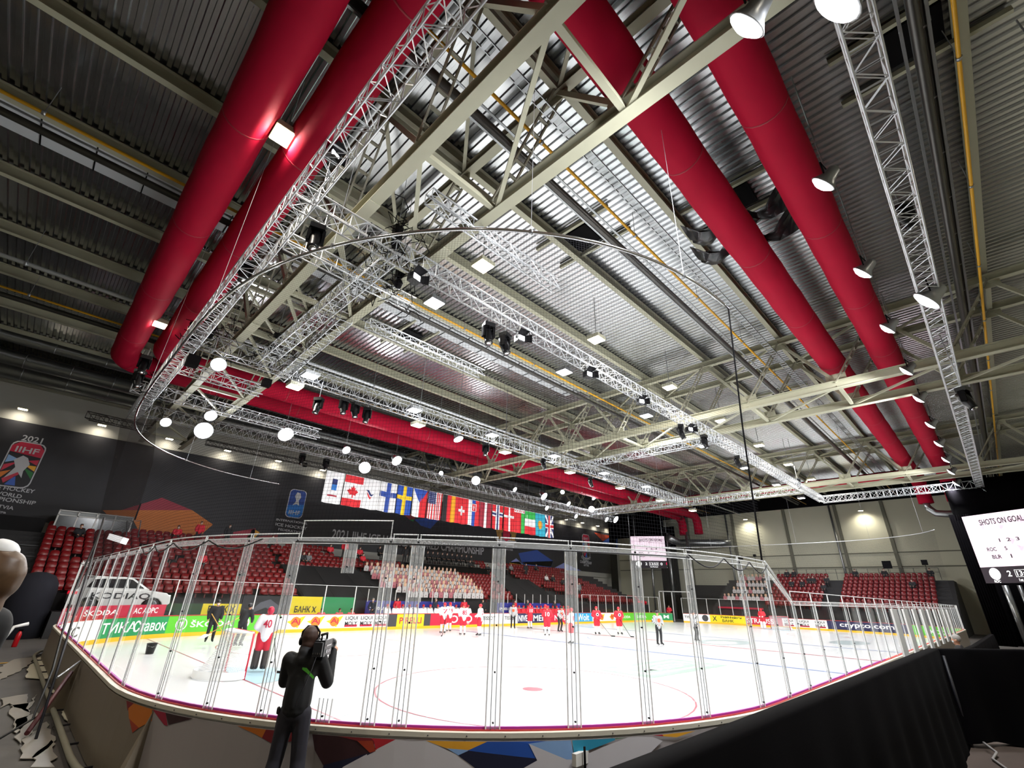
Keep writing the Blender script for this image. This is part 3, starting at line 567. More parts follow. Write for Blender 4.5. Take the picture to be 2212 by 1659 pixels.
def aj_logo(g, mp, s, v=.6, k=1):
    g.use('ad_yellow'); put_poly(g, lambda a, b: mp(2 * s - a, b), [(s - .62 * k, v + .02), (s + .6 * k, v + .36 * k), (s + .18 * k, v - .36 * k)]); g.use('ad_orange'); put_poly(g, lambda a, b: Vector(mp(2 * s - a, b)), circ(s, v, .34 * k)); g.use('crimson'); put_text(g, 'Aj', lambda a, b: mp(2 * s - a, b), s, v, .62 * k, .46 * k)
def layered(f):     # decals in order, each a hair nearer the ice
    def h(g, mp, s0, s1): f(g, s0, s1)
    return h
def L(i): return inner(-.006 - .003 * i)
def d_skoda(g, mp, s0, s1):
    n = 1 if s1 - s0 < 9 else 1; m = (s0 + s1) / 2; Lh = s1 - s0
    for k in (0.25, .72) if Lh > 5 else (.5,):
        pass
    s = s1 - Lh * .12; g.use('ad_white'); put_poly(g, L(1), circ(s, .6, .3)); g.use('ad_green'); put_poly(g, L(2), circ(s, .6, .25)); g.use('ad_white'); put_poly(g, L(3), [(s - .12, .72), (s + .12, .72), (s, .42)])
    put_text(g, '\u0160KODA', lambda a, b: L(1)(2 * (s1 - Lh * .38) - a, b), s1 - Lh * .38, .62, Lh * .36, .36)
    s = s1 - Lh * .66; put_poly(g, L(1), circ(s, .6, .3)); g.use('ad_green'); put_poly(g, L(2), circ(s, .6, .22)); g.use('ad_white'); put_text(g, 'ODA', lambda a, b: L(1)(2 * (s1 - Lh * .88) - a, b), s1 - Lh * .88, .62, Lh * .18, .36)
def d_ajlm(g, mp, s0, s1):
    Lh = s1 - s0
    for fr in (.13, .3, .47): aj_multi(g, s1 - Lh * fr)
    for fr in (.63, .78, .93): liqui(g, s1 - Lh * fr)
def aj_multi(g, s, v=.6, k=.95):
    g.use('ad_yellow'); put_poly(g, L(1), [(s + .62 * k, v + .02), (s - .6 * k, v + .36 * k), (s - .18 * k, v - .36 * k)]); g.use('ad_orange'); put_poly(g, L(2), circ(s + .03, v, .31 * k)); g.use('crimson'); put_text(g, 'Aj', lambda a, b: L(3)(2 * s - a, b), s, v, .6 * k, .42 * k)
def liqui(g, s, v=.6, k=1):
    g.use('ink'); put_text(g, 'LIQUI', lambda a, b: L(1)(2 * s - a, b), s, v + .17, .9 * k, .25 * k); g.use('crimson'); put_poly(g, L(1), [(s - .46 * k, v - .34), (s + .46 * k, v - .34), (s + .46 * k, v - .2), (s - .46 * k, v - .2)]); g.use('ink'); put_text(g, 'MOLY', lambda a, b: L(2)(2 * s - a, b), s, v - .14, .9 * k, .25 * k)
def txt(items):
    def f(g, mp, s0, s1):
        Lh = s1 - s0
        for fr, tx, wd, ht, cl, v in items:
            s = s1 - Lh * fr; g.use(cl); put_text(g, tx, lambda a, b: L(1)(2 * s - a, b), s, v, wd, ht)
    return f
SB = [  # (s of the right-hand end seen from the ice ... left-hand end)
 (0, S_of(10.5, 0), 'near side board hidden behind the black barrier', 'ad_white', None)]
cuts = dict(a=Se(4.1), b=Se(7.4), c=Se(11.1), d=Se(15.4), e=Se(19.3), f=Se(23.4), g=Se(27.4), h=S_of(59.2, 26.9) , i=S_of(58.2, 27.9), j=S_of(56.4, 28.7), k=Sx(48.2), l=Sx(43.2), m=Sx(40), n=Sx(36.2), o=Sx(31.7), p=Sx(27), q=Sx(22), r=Sx(21.4), t=Sx(19), u=Sx(18.2), v=Sx(10.7), w=S_of(4.9, 28.1), x=S_of(1.75, 26.3), y=S_of(.4, 23.8))
C_ = cuts
board(0, S_of(30, 0), 'near side board run behind the black barrier, left half'); board(S_of(30, 0), S_of(52.3, 0), 'near side board run behind the black barrier, right half')
board(S_of(52.38, 0), C_['a'] - .02, 'green board with white lettering at the far right corner', 'ad_green', txt([(.35, '\u0160KODA', 2.6, .4, 'ad_white', .6), (.8, '\u0160KODA', 2.2, .4, 'ad_white', .6)]))
board(C_['a'], C_['c'] - 0.02, 'navy blue board with white lettering at the right of the far end', 'ad_navy', txt([(.5, 'crypto.com', 4.6, .5, 'ad_white', .6)]))
board(C_['c'], C_['d'], 'white board with repeated dark and crimson lettering right of the far goal', 'ad_white', lambda g, mp, s0, s1: [liqui(g, s1 - (s1 - s0) * f) for f in (.15, .5, .85)])
board(C_['d'], C_['e'], 'red board with white lettering behind the far goal', 'ad_red', txt([(.4, 'STRAUSS', 2.9, .5, 'ad_white', .6)]))
board(C_['e'], C_['f'], 'yellow board with black Cyrillic lettering at the far end', 'ad_yellow', txt([(.6, '\u0420\u0430\u0439\u0444\u0444\u0430\u0439\u0437\u0435\u043d', 2.4, .3, 'ink', .78), (.5, '\u0411\u0410\u041d\u041a', 1.3, .3, 'ink', .42), (.13, 'X', .5, .5, 'ink', .6)]))
board(C_['f'], C_['g'], 'white board with thin dark lettering right of the open gate', 'ad_white', lambda g, mp, s0, s1: [txt([(.3, 'TISSOT', 1.6, .28, 'ink', .65)])(g, mp, s0, s1), g.use('ad_grey'), put_poly(g, L(1), circ(s1 - (s1 - s0) * .82, .6, .36))])
board(C_['j'], C_['k'], 'bright green board with white lettering in the far left corner', 'ad_green', txt([(.2, '\u0160KODA', 1.9, .32, 'ad_white', .6), (.62, '\u0160KODA', 1.9, .32, 'ad_white', .6)]))
board(C_['i'], C_['j'], 'dark green board piece left of the open gate', 'ad_dgreen', txt([(.5, 'M', .7, .4, 'ad_white', .6)]))
board(C_['k'], C_['l'], 'white board with two orange round emblems in the far side', 'ad_white', lambda g, mp, s0, s1: [aj_multi(g, s1 - (s1 - s0) * f) for f in (.35, .75)])
board(C_['l'], C_['m'], 'light blue board with white script lettering', 'ad_blue', txt([(.5, 'Wolt', 2.0, .62, 'ad_white', .6)]))
board(C_['m'], C_['n'], 'red board with white letters right of the dark blue board', 'ad_red', txt([(.5, 'NIVEA', 2.4, .45, 'ad_white', .6)]))
board(C_['n'], C_['o'], 'dark blue board with large white lettering before the red team bench', 'ad_navy', txt([(.2, 'NIVEA', 1.6, .5, 'ad_white', .6), (.68, 'MEN', 1.9, .5, 'ad_white', .6)]))
board(C_['o'], C_['p'], 'white board with thin dark lettering between the benches', 'ad_white', txt([(.25, 'TISSOT', 1.5, .28, 'ink', .65), (.8, 'TISSOT', 1.5, .28, 'ink', .65)]))
board(C_['p'], C_['q'], 'red board with white lettering before the white team bench', 'ad_red', txt([(.55, 'TOTO', 3.0, .55, 'ad_white', .62), (.3, 'AUTO', .9, .12, 'ad_white', .3), (.7, 'MOTO', .9, .12, 'ad_white', .3)]))
board(C_['q'], C_['r'], 'narrow dark grey board right of the yellow one', 'ad_grey'); board(C_['t'], C_['u'], 'narrow dark grey board left of the yellow one', 'ad_grey')
board(C_['r'], C_['t'], 'yellow board with long red lettering', 'ad_yellow', txt([(.5, 'PIRELLI', 1.95, .42, 'crimson', .58)]))
board(C_['u'], C_['v'], 'long white board with three orange emblems and three dark word blocks', 'ad_white', d_ajlm)
board(C_['v'], C_['w'], 'bright green board with a round emblem and white lettering behind the near goal', 'ad_green', d_skoda)
board(C_['w'], C_['x'], 'dark green board with white Cyrillic lettering in the left corner', 'ad_dgreen', txt([(.3, '\u0422\u0418\u041a\u0410', 2.0, .45, 'ad_white', .6), (.76, '\u0421\u0442\u0430\u0432\u043e\u043a', 1.7, .5, 'ad_white', .6)]))
board(C_['x'], C_['y'], 'white board with grey marks in the left corner', 'ad_white', txt([(.3, 'SC', 1.0, .4, 'ad_grey', .6)]))
# near corner and left end: plain brownish outer panels, then the printed corner
sO = S_of(.14, 5.6)
board(C_['y'], sO, 'left end board seen from outside with a plain brownish panel', 'ad_white', None, 'outer_grey')
t = board(sO, PER, 'near corner board seen from outside with colourful facets', 'ad_white', None, 'outer_pale')
# colourful facets on the outside of the near corner, laid out on the curved panel
for n_, h in dict(f_red='#b3202c', f_dred='#7b1a20', f_orange='#c86e1c', f_gold='#e0a02a', f_brown='#34161a', f_blue='#1f4fa6', f_lblue='#86a9d6', f_navy='#111430', f_teal='#2a8fb0', f_green='#1f6a32', f_rust='#a3381c', f_pale='#c9c5c8', f_mag='#9a1c36').items(): mat(n_, h, .6)
def owall(px, py):
    d = ray(px, py).normalized(); s = 3.0; R = RR; o = .135
    while s < 60:
        p = CAM + d * s
        if (math.hypot(p.x - R, p.y - R) < R + o) if (p.x < R and p.y < R) else (p.x > -o and p.y > -o): break
        s += .004
    k = S_of2(p.x, p.y); return (k, p.z)
def S_of2(x, y):
    if x < RR and y < RR: a = math.atan2(y - RR, x - RR); a = a if a > 0 else a + 2 * PI; return PER - QA + (a - PI) * RR
    return PER - QA - (y - RR) if x < RR else PER + (x - RR)
def omap(l): return lambda u, v: Vector((*rink(u, .131 + l), min(v, HB - .085)))
FAC = [('f_dred', [(270, 1478), (300, 1492), (275, 1535)]), ('f_orange', [(298, 1490), (342, 1512), (328, 1533), (328, 1557), (300, 1572), (278, 1552), (277, 1530)]), ('f_rust', [(279, 1552), (300, 1572), (286, 1583)]), ('f_mag', [(342, 1512), (364, 1518), (362, 1568), (355, 1566), (330, 1533)]),
 ('f_brown', [(364, 1518), (460, 1536), (440, 1545), (364, 1566)]), ('f_mag', [(480, 1540), (514, 1544), (514, 1556)]), ('f_orange', [(514, 1544), (580, 1552), (566, 1594), (514, 1562)]), ('f_dred', [(580, 1552), (680, 1560), (640, 1600), (590, 1607), (566, 1594)]),
 ('f_brown', [(680, 1556), (740, 1562), (830, 1630), (740, 1659), (700, 1656), (680, 1620)]), ('f_dred', [(735, 1562), (805, 1568), (812, 1600), (800, 1624), (772, 1600)]), ('f_red', [(805, 1568), (893, 1574), (812, 1620), (808, 1600)]), ('f_rust', [(772, 1600), (805, 1600), (812, 1622), (800, 1626)]), ('f_navy', [(700, 1652), (812, 1622), (742, 1657), (680, 1718), (690, 1690)]),
 ('f_pale', [(893, 1574), (915, 1576), (1028, 1660), (960, 1720), (680, 1720), (742, 1656)]), ('f_gold', [(915, 1576), (1075, 1580), (1075, 1588), (1015, 1620), (965, 1616)]), ('f_lblue', [(965, 1616), (1015, 1620), (990, 1631)]), ('f_blue', [(1075, 1580), (1232, 1581), (1142, 1606), (1158, 1638), (1010, 1621), (1075, 1588)]), ('f_navy', [(990, 1631), (1012, 1621), (1158, 1638), (1160, 1642), (1128, 1660), (1028, 1660)]),
 ('f_lblue', [(1232, 1581), (1240, 1640), (1223, 1640), (1140, 1606)]), ('f_teal', [(1235, 1581), (1326, 1576), (1328, 1598), (1240, 1632)]), ('f_green', [(1326, 1577), (1375, 1575), (1329, 1596)]), ('f_pale', [(1142, 1606), (1223, 1640), (1240, 1640), (1375, 1578), (1430, 1600), (1300, 1720), (1100, 1720), (1128, 1660), (1160, 1642)]), ('f_red', [(1392, 1574), (1428, 1571), (1432, 1590)]), ('f_gold', [(1428, 1571), (1500, 1564), (1460, 1592), (1432, 1590)]), ('f_red', [(1500, 1564), (1560, 1558), (1500, 1578)])]
g = MB()
for i, (m, pts) in enumerate(FAC):
    g.use(m)
    try: put_poly(g, omap(.002 + .0006 * i), [owall(*p) for p in pts], .35)
    except Exception as e: print('facet', i, e)
g.build('printed_facets', None, t)
# the bolts along the ledge
g = MB()
for s in ring(sO, PER + 3, .45):
    q = rink(s, .139); g.ball((q[0], q[1], HB - .035), .008, 6)
g.build('ledge_bolt', 'ink', t)
# magenta inner edge strip on the near boards
band(MB(), C_['y'], PER + 10, .0, .03, HB + .01, HB + .035).build('glass_channel', 'magenta', t)
# ================================================================ GLASS
mat('glass_edge', '#eef0f0', .25); mat('glass_line', '#6b6e70', .4); mat('post_white', '#dcdcda', .35)
def zglass(s):   # top heights
    return 3.14
def pane(name, s0, s1, z0, z1, lb, off=.02, edge=True, grp='clear glass panes round the rink'):
    g = MB(); ss = ring(s0, s1, .6); vs = []
    for s in ss: q = rink(s, off); vs += [(q[0], q[1], z0), (q[0], q[1], z1)]
    g.add(vs, [(2 * i, 2 * i + 1, 2 * i + 3, 2 * i + 2) for i in range(len(ss) - 1)], True)
    o = tag(g.build(name, 'rink_glass'), lb, 'glass pane', grp); md = None
    if edge:
        e = MB(); P = [(*rink(s, off), z1) for s in ss]; e.path(P, .009, 4)
        for s in (s0 + .01, s1 - .01): q = rink(s, off); e.tube((q[0], q[1], z0 + (z1 - z0) * .93 if z1 - z0 > 1 else z0), (q[0], q[1], z1), .008, 4)
        e.build('polished_edge', 'glass_edge', o)
    return o
def stanchion(s, zt, lb, w=.17, full=True, off=.04, zb=HB, grp='splice strips between the glass panes'):
    q0 = rink(s - w / 2, off); q1 = rink(s + w / 2, off); t = T('glass_splice', lb, 'splice strip', (*rink(s, off), zb), grp)
    MB().add([(q0[0], q0[1], zb), (q1[0], q1[1], zb), (q1[0], q1[1], zt), (q0[0], q0[1], zt)], [(0, 1, 2, 3)]).build('clear_strip', 'splice', t)
    g = MB()
    for f in (0, 1): x = q0[0] + (q1[0] - q0[0]) * f; y = q0[1] + (q1[1] - q0[1]) * f; g.bar((x, y, zb), (x, y, zt), .012, .012)
    g.build('bright_edge', 'glass_edge', t); q = rink(s, off)
    g = MB()
    for f in (-.028, .028): a = rink(s + f, off + .01); g.bar((*a, zb), (*a, zt), .006, .006)
    g.build('panel_joint', 'glass_line', t)
    if full:
        z = zb + .08
        while z < zt: a = rink(s, off + .012); MB().tube((a[0], a[1], z), (*rink(s, off + .035), z), .012, 6).build('bolt', 'ink', t); z += .52
    return t
ns = [S_of2(*at(px, py, z=HB)[:2]) for px, py in ((1527, 1553), (1400, 1566), (1236, 1571), (1062, 1572), (870, 1564), (807, 1560), (555, 1553), (433, 1537), (346, 1511))]
ns[0] = S_of2(5.56, .28)
left = [ns[-1]]
while left[-1] > C_['y'] + .6: left.append(left[-1] - 1.42)
sN = sorted(set([PER + (7.0 - RR), PER + (8.25 - RR)] + ns + left)); 
ZB1, ZT1, ZL, ZLT = 3.14, 3.24, 2.52, 2.74
for i, s in enumerate(sN):
    q = rink(s); stanchion(s, ZB1 - .02, 'clear vertical splice strip of the near glass, at the %s' % ('left end' if q[0] < .3 else 'left of the corner' if q[0] < 1 else 'corner' if q[0] < 4 else 'right of the corner'), .17, q[0] > .2)
for s0, s1 in zip(sN[:-1], sN[1:]):
    tall = abs(s0 - ns[6]) < .01; zt = ZT1
    lb = 'tall clear pane of the near glass rising above the others' if tall else 'clear pane of the near glass, %s' % ('at the left end of the rink' if rink(s0)[0] < .3 else 'in the near corner')
    pane('safety_glass', s0 + .012, s1 - .012, HB, ZB1 - .01, lb, edge=False); pane('safety_glass', s0 + .012, s1 - .012, ZB1 + .02, 3.42 if tall else ZT1, 'low upper strip pane above the near glass band' if not tall else 'raised upper strip pane with rounded corner', grp='upper strips of the near glass')
# horizontal band
def hband(s0, s1, z, h, lb):
    t = T('glass_splice', lb, 'splice strip', (*rink(s0, .04), z), 'horizontal splice bands'); b = MB(); ss = ring(s0, s1, .6); vs = []
    for s in ss: q = rink(s, .045); vs += [(q[0], q[1], z - h / 2), (q[0], q[1], z + h / 2)]
    b.add(vs, [(2 * i, 2 * i + 1, 2 * i + 3, 2 * i + 2) for i in range(len(ss) - 1)], True); b.build('clear_strip', 'splice', t)
    e = MB()
    for dz in (-h / 2, h / 2): e.path([(*rink(s, .046), z + dz) for s in ss], .007, 4)
    e.build('bright_edge', 'glass_edge', t); k = MB()
    for s in sN:
        if s0 - .1 < s < s1 + .1: q = rink(s, .05); k.ball((q[0], q[1], z), .018, 6)
    if k.v: k.build('bolt', 'ink', t)
hband(sN[0], PER + 8.25 - RR, ZB1, .075, 'horizontal clear splice band along the top of the near corner glass')
# short splice pieces in the tall pane
sm_ = S_of2(*at(707, 1558, z=HB)[:2]); stanchion(sm_, 1.29, 'short clear splice stub at the foot of the tall pane', .17, zb=HB); stanchion(sm_, 3.1, 'short clear splice stub hanging from the band', .17, zb=2.72)
# low glass on the near side with the slanted step
x = 8.25; xs = [9.5]; 
while xs[-1] < 51: xs.append(xs[-1] + 1.48)
for i, x in enumerate(xs): stanchion(PER + x - RR, ZL, 'clear vertical splice strip of the lower near side glass', .17, i < 4, grp='splice strips of the lower near side glass')
for a, b in zip(xs[:-1], xs[1:]):
    pane('safety_glass', PER + a - RR + .01, PER + b - RR - .01, HB, ZL - .01, 'clear pane of the lower near side glass', edge=False, grp='panes of the lower near side glass'); pane('safety_glass', PER + a - RR + .01, PER + b - RR - .01, ZL + .02, ZLT, 'low upper strip pane of the near side glass', grp='upper strips of the near side glass')
hband(PER + 9.5 - RR, PER + 51 - RR, ZL, .07, 'horizontal clear splice band along the lower near side glass')
g = MB(); g.add([(8.3, -.02, HB), (9.45, -.02, HB), (9.45, -.02, ZL + .05), (8.3, -.02, ZT1)], [(0, 1, 2, 3)]); o = tag(g.build('safety_glass', 'rink_glass'), 'glass pane with slanted top stepping down to the lower glass', 'glass pane'); MB().path([(8.3, -.03, ZT1), (9.5, -.03, ZLT - .14)], .018, 6).build('polished_edge', 'glass_edge', o); MB().bar((8.28, -.03, ZB1 - .04), (9.5, -.03, ZL), .03, .05).build('slanted_splice', 'splice', o)
# black cable draped along the near band
mat('cable', '#131315', .5)
def drape_cable(s0, s1, n, lb, z=ZB1, sag=.13):
    P = []
    for i in range(n * 8 + 1): f = i / (n * 8); ph = (i % 8) / 8; P.append((*rink(s0 + (s1 - s0) * f, .09), z + .02 - sag * math.sin(PI * ph)))
    tag(MB().path(P, .011, 5).build('hanging_cable', 'cable'), lb, 'cable')
drape_cable(ns[7] + .3, ns[7] - 4.5, 4, 'black cable looped along the top of the left glass'); drape_cable(S_of2(5.56, .3), PER + 8.2 - RR, 3, 'black cable looped along the top of the right corner glass', sag=.16)
drape_cable(ns[6], ns[0], 1, 'thin black cable running straight under the near band', ZB1 - .04, .02)
# far side and far end glass: posts and panes
def fglass(s0, s1, zt, posts, lb, off=.04):
    n = max(1, round((s1 - s0) / posts))
    for i in range(n):
        a = s0 + (s1 - s0) * i / n; b = s0 + (s1 - s0) * (i + 1) / n; pane('safety_glass', a, b, HB, zt, 'clear pane of the ' + lb, edge=False, grp='panes of the ' + lb)
    e = MB().path([(*rink(s, off), zt) for s in ring(s0, s1, .8)], .012, 4); tag(e.build('glass_top_rail', 'glass_edge'), 'thin bright top edge of the ' + lb, 'glass edge')
    for i in range(n + 1):
        a = s0 + (s1 - s0) * i / n; q = rink(a, off); o = MB().bar((q[0], q[1], HB), (q[0], q[1], zt), .05, .05).build('stanchion_post', 'post_white'); tag(o, 'slim white post of the ' + lb, 'post', 'posts of the ' + lb)
fglass(S_of(52.4, 0), C_['g'], 2.75, 1.5, 'glass at the far end right of the gate'); fglass(C_['j'], Sx(41.5), 2.75, 1.5, 'glass in the far left corner of the far end'); fglass(Sx(17.6), C_['y'], 2.75, 2.1, 'glass behind the near goal')
# open gate with white frame
t = T('gate_frame', 'tall white frame around the open gate at the far end', 'gate', (60, 27.8, 0)); g = MB()
for y in (25.7, 30.0, 29.4, 28.2): g.box(60.05, y - .05, 1.0 if y < 27 else 0, 60.15, y + .05, 3.5)
g.build('upright', 'post_white', t); MB().box(60.05, 25.6, 3.45, 60.15, 30.05, 3.55).build('crossbar', 'post_white', t)
# ================================================================ FAR STAND
mat('seat_red', '#751318', .3, noise=.05); mat('stand_dark', '#17161a', .8); mat('step_grey', '#2c2b2d', .8); mat('rail_grey', '#3a3a3c', .5, .5)
NR = 12; Y0 = 32.6; Z0 = 1.7; DY = .8; DZ = .335
g = MB()
for i in range(NR): g.box(-9, Y0 + DY * i - .25, 0, 61, Y0 + DY * (i + 1) - .25 if i < NR - 1 else 45, Z0 + DZ * i)
o = struct(g.build('floor_far_stand', 'step_grey'))
g = MB().box(-9, Y0 - .4, 0, 61, Y0 - .26, 1.82); struct(g.build('wall_stand_front', 'stand_dark'))
# seat
def seat_mesh():
    g = MB(); pr = [(-.225, .0), (-.232, .2), (-.21, .36), (-.15, .43), (0, .45), (.15, .43), (.21, .36), (.232, .2), (.225, 0)]
    n = len(pr); vs = [(x, .20 + .10 * z + .02 * (1 - (x / .2) ** 2), z + .38) for x, z in pr] + [(x * .93, .16 + .10 * z + .02 * (1 - (x / .2) ** 2), z * .96 + .38) for x, z in pr]
    g.add(vs, [(tuple(range(n))), tuple(range(n, 2 * n))[::-1]] + [(i, n + i, n + (i + 1) % n, (i + 1) % n) for i in range(n)], True)
    g.add([(-.2, .18, .4), (.2, .18, .4), (.21, -.14, .43), (.14, -.2, .42), (-.14, -.2, .42), (-.21, -.14, .43), (-.19, .18, .34), (.19, .18, .34), (.19, -.14, .37), (.13, -.18, .37), (-.13, -.18, .37), (-.19, -.14, .37)], [(0, 1, 2, 3, 4, 5)[::-1], (6, 7, 8, 9, 10, 11)] + [(i, (i + 1) % 6, 6 + (i + 1) % 6, 6 + i) for i in range(6)], True)
    g.box(-.03, .1, 0, .03, .16, .36); return g
seat0 = seat_mesh().build('tip_up_chair', 'seat_red'); tag(seat0, 'dark red plastic seat in the far stand', 'seat', 'red plastic seats')
def far_ranges(i):
    y = Y0 + DY * i
    r = [(-.8, 13.2 - .02 * i), ]
    if i >= 5: r.append((13.4, 18.6))
    if i < 7: pass
    r.append((31.2 if i < 7 else 37, 35.0 + .35 * i))
    if i > 6 and i < 9: r.append((18.6, 25.4))
    r.append((41.2 + (0 if i > 3 else 6.5 - 1.0 * i), 58.2 - .55 * i if i < 11 else 55))
    return r
spots = []
for i in range(NR):
    for a, b in far_ranges(i):
        x = a
        while x < b:
            if random.random() > .025: spots.append((x, Y0 + DY * i, Z0 + DZ * i, 0))
            x += .5
EN = 9; EX0 = 63.8; EZ0 = 1.9; EDX = .82; EDZ = .42
g = MB()
for i in range(EN): g.box(EX0 + EDX * i - .3, .5, 0, EX0 + EDX * (i + 1) - .3 if i < EN - 1 else 74.4, 24.4, EZ0 + EDZ * i)
struct(g.build('floor_end_stand', 'step_grey'))
g = MB().box(EX0 - .42, .5, 0, EX0 - .3, 24.4, 1.95); struct(g.build('wall_end_stand_front', 'stand_dark'))
for i in range(EN):
    for a, b in ((2.2, 10.6), (12.4, 18.2)):
        y = a
        while y < b: spots.append((EX0 + EDX * i, y, EZ0 + EDZ * i, -PI / 2)); y += .5
spots.sort(key=lambda p: (Vector(p[:3]) - CAM).length)
def visible(p):
    d = Vector(p[:3]) - CAM; z = d.dot(CF); x = d.dot(CR) / z * FPX + 1106; return 60 < x < 2150
near = [p for p in spots if visible(p)]; nr = near[:300]; rest = [p for p in spots if p not in set(nr)]
for k, p in enumerate(nr):
    o = seat0 if k == 0 else seat0.copy()
    if k: COL.objects.link(o)
    o.location = p[:3]; o.rotation_euler.z = p[3]; o['label'] = 'empty dark red plastic seat in the left block of the far stand'; o['group'] = 'red plastic seats of the left block'
g = MB(); base = [tuple(v.co) for v in seat0.data.vertices]; fcs = [tuple(p.vertices) for p in seat0.data.polygons]
for p in rest:
    c, s = math.cos(p[3]), math.sin(p[3]); g.add([(p[0] + v[0] * c - v[1] * s, p[1] + v[0] * s + v[1] * c, p[2] + v[2]) for v in base], fcs, True)
tag(g.build('tip_up_chairs', 'seat_red'), 'rows of dark red plastic seats farther along the stands', 'seats', kind='stuff')
# cardboard fans
for n_, h in dict(cb_white='#c9c5c6', cb_pink='#b9707a', cb_face='#d8b09a', cb_hair='#5e4534', cb_blond='#c9a878', cb_grey='#8e8a86').items(): mat(n_, h, .7)
def fan(shirt, hair):
    g = MB(); t = .012
    def sl(pts, m, y): g.use(m).prism([(x, y, z) for x, z in pts], (0, 1, 0), t)
    sl([(-.22, 0), (.22, 0), (.24, .25), (.2, .4), (.08, .48), (-.08, .48), (-.2, .4), (-.24, .25)], shirt, 0); sl([(a, b) for a, b in circ(0, .62, .145, 14, .18)], hair, .002); sl([(a, b) for a, b in circ(0, .6, .1, 14, .135)], 'cb_face', -.006)
    sl([(-.05, .2), (.05, .2), (0, .1)], 'seat_red', -.004); return g.build('cardboard_fan')
FANS = [fan('cb_white', 'cb_hair'), fan('cb_pink', 'cb_hair'), fan('cb_white', 'cb_blond'), fan('cb_pink', 'cb_blond'), fan('cb_white', 'cb_grey')]
fu = [False] * 5; random.seed(3)
def put_fan(p, rz, far):
    k = random.choice((0, 0, 1, 1, 2, 3, 4)); o = FANS[k] if not fu[k] else FANS[k].copy()
    if fu[k]: COL.objects.link(o)
    fu[k] = True; o.location = p; o.rotation_euler.z = rz; sh = 'pink' if k in (1, 3) else 'white'
    tag(o, '%s shirted cardboard fan cutout on a seat of the %s' % (sh, 'end stand' if far else 'far stand behind the benches'), 'cardboard fan', '%s cardboard fans, %s' % (sh, 'end stand' if far else 'far stand'))
for i in range(7):
    x = 20.6 + (.9 * max(0, 2 - i) if i < 2 else -.0) + (i % 2) * .28
    while x < 31.0 + .12 * i - (0 if i < 5 else .6): put_fan((x + random.uniform(-.04, .04), Y0 + DY * i + .0, Z0 + DZ * i + .4), 0, False); x += .54
for i in (0, 2, 4, 6):
    y = 18.9 if i else 17.6
    while y < (22.6 if i else 23.4): put_fan((EX0 + EDX * (i + 1), y, EZ0 + EDZ * (i + 1) + .4), -PI / 2, True); y += .5
g = MB().box(63.2, 18.2, 1.72, 63.3, 23.6, 1.92); tag(g.build('stand_banner', 'crimson'), 'purple red strip under the cardboard fans of the end stand', 'banner')
# vomitories (dark stair openings)
for x0, x1, lb in ((13.4, 20.3, 'dark angular stair opening between the left seats and the cardboard fans'), (36.2, 42.6, 'dark angular stair opening in the right part of the far stand')):
    t = T('stair_opening', lb, 'stair opening', (x0, 34, 1.7)); g = MB()
    g.prism([(x0, 32.3, 1.75), (x1, 32.3, 1.75), (x1 - 1.2, 36.6, 4.2), (x0 - .6, 36.6, 4.2)], (0, .4, -1), .3); g.build('dark_cover', 'stand_dark', t); r = MB()
    for f in (.0, .33, .7): xa = x0 + (x1 - x0) * f; r.tube((xa, 32.2, 1.9), (xa - .5, 36.4, 4.35), .025, 5)
    r.build('hand_rail', 'rail_grey', t)
# press box
t = T('press_desk', 'long black press desk high in the far stand above the cardboard fans', 'desk', (31, 39.6, 4.6)); MB().box(25.6, 38.6, 3.9, 37.2, 38.75, 5.15).build('front_panel', 'black', t); MB().box(25.6, 38.6, 5.1, 37.2, 39.2, 5.15).build('desk_top', 'stand_dark', t)
# concrete band behind the last row, banner wall
mat('band_white', '#a3a199', .8); struct(MB().box(-9, 44.6, 5.6, 71, 44.98, 6.4).build('trim_stand_ledge', 'band_white'))
struct(MB().box(-25.7, 44.7, 12.85, 72, 44.98, 15.6).build('trim_white_fascia', 'band_white')) ; struct(MB().box(-25.7, 44.3, 15.6, 74, 44.98, 15.75).build('trim_fascia_edge', 'dark_steel'))
bn = T('wall_banner', 'huge dark tournament banner along the far wall with colourful facets and lettering', 'banner', (24, 44.9, 6.3)); MB().box(-25.5, 44.55, 6.3, 71.5, 44.65, 13.0).build('banner_cloth', 'banner', bn)
BY = 44.53
def wm(l=0): return lambda u, v: Vector((u, BY - l, v))
def P45(*pts): return [tuple((lambda q: (q.x, q.z))(at(px, py, y=BY))) for px, py in pts]
mat('lettering_grey', '#b9b8bd', .6); mat('b_blue', '#1c3f8c', .6); mat('b_lblue', '#3f62b8', .6); mat('b_lilac', '#8088c0', .6); mat('logo_blue', '#1e6fc0', .6); mat('b_gold', '#9c7434', .6)
g = MB()
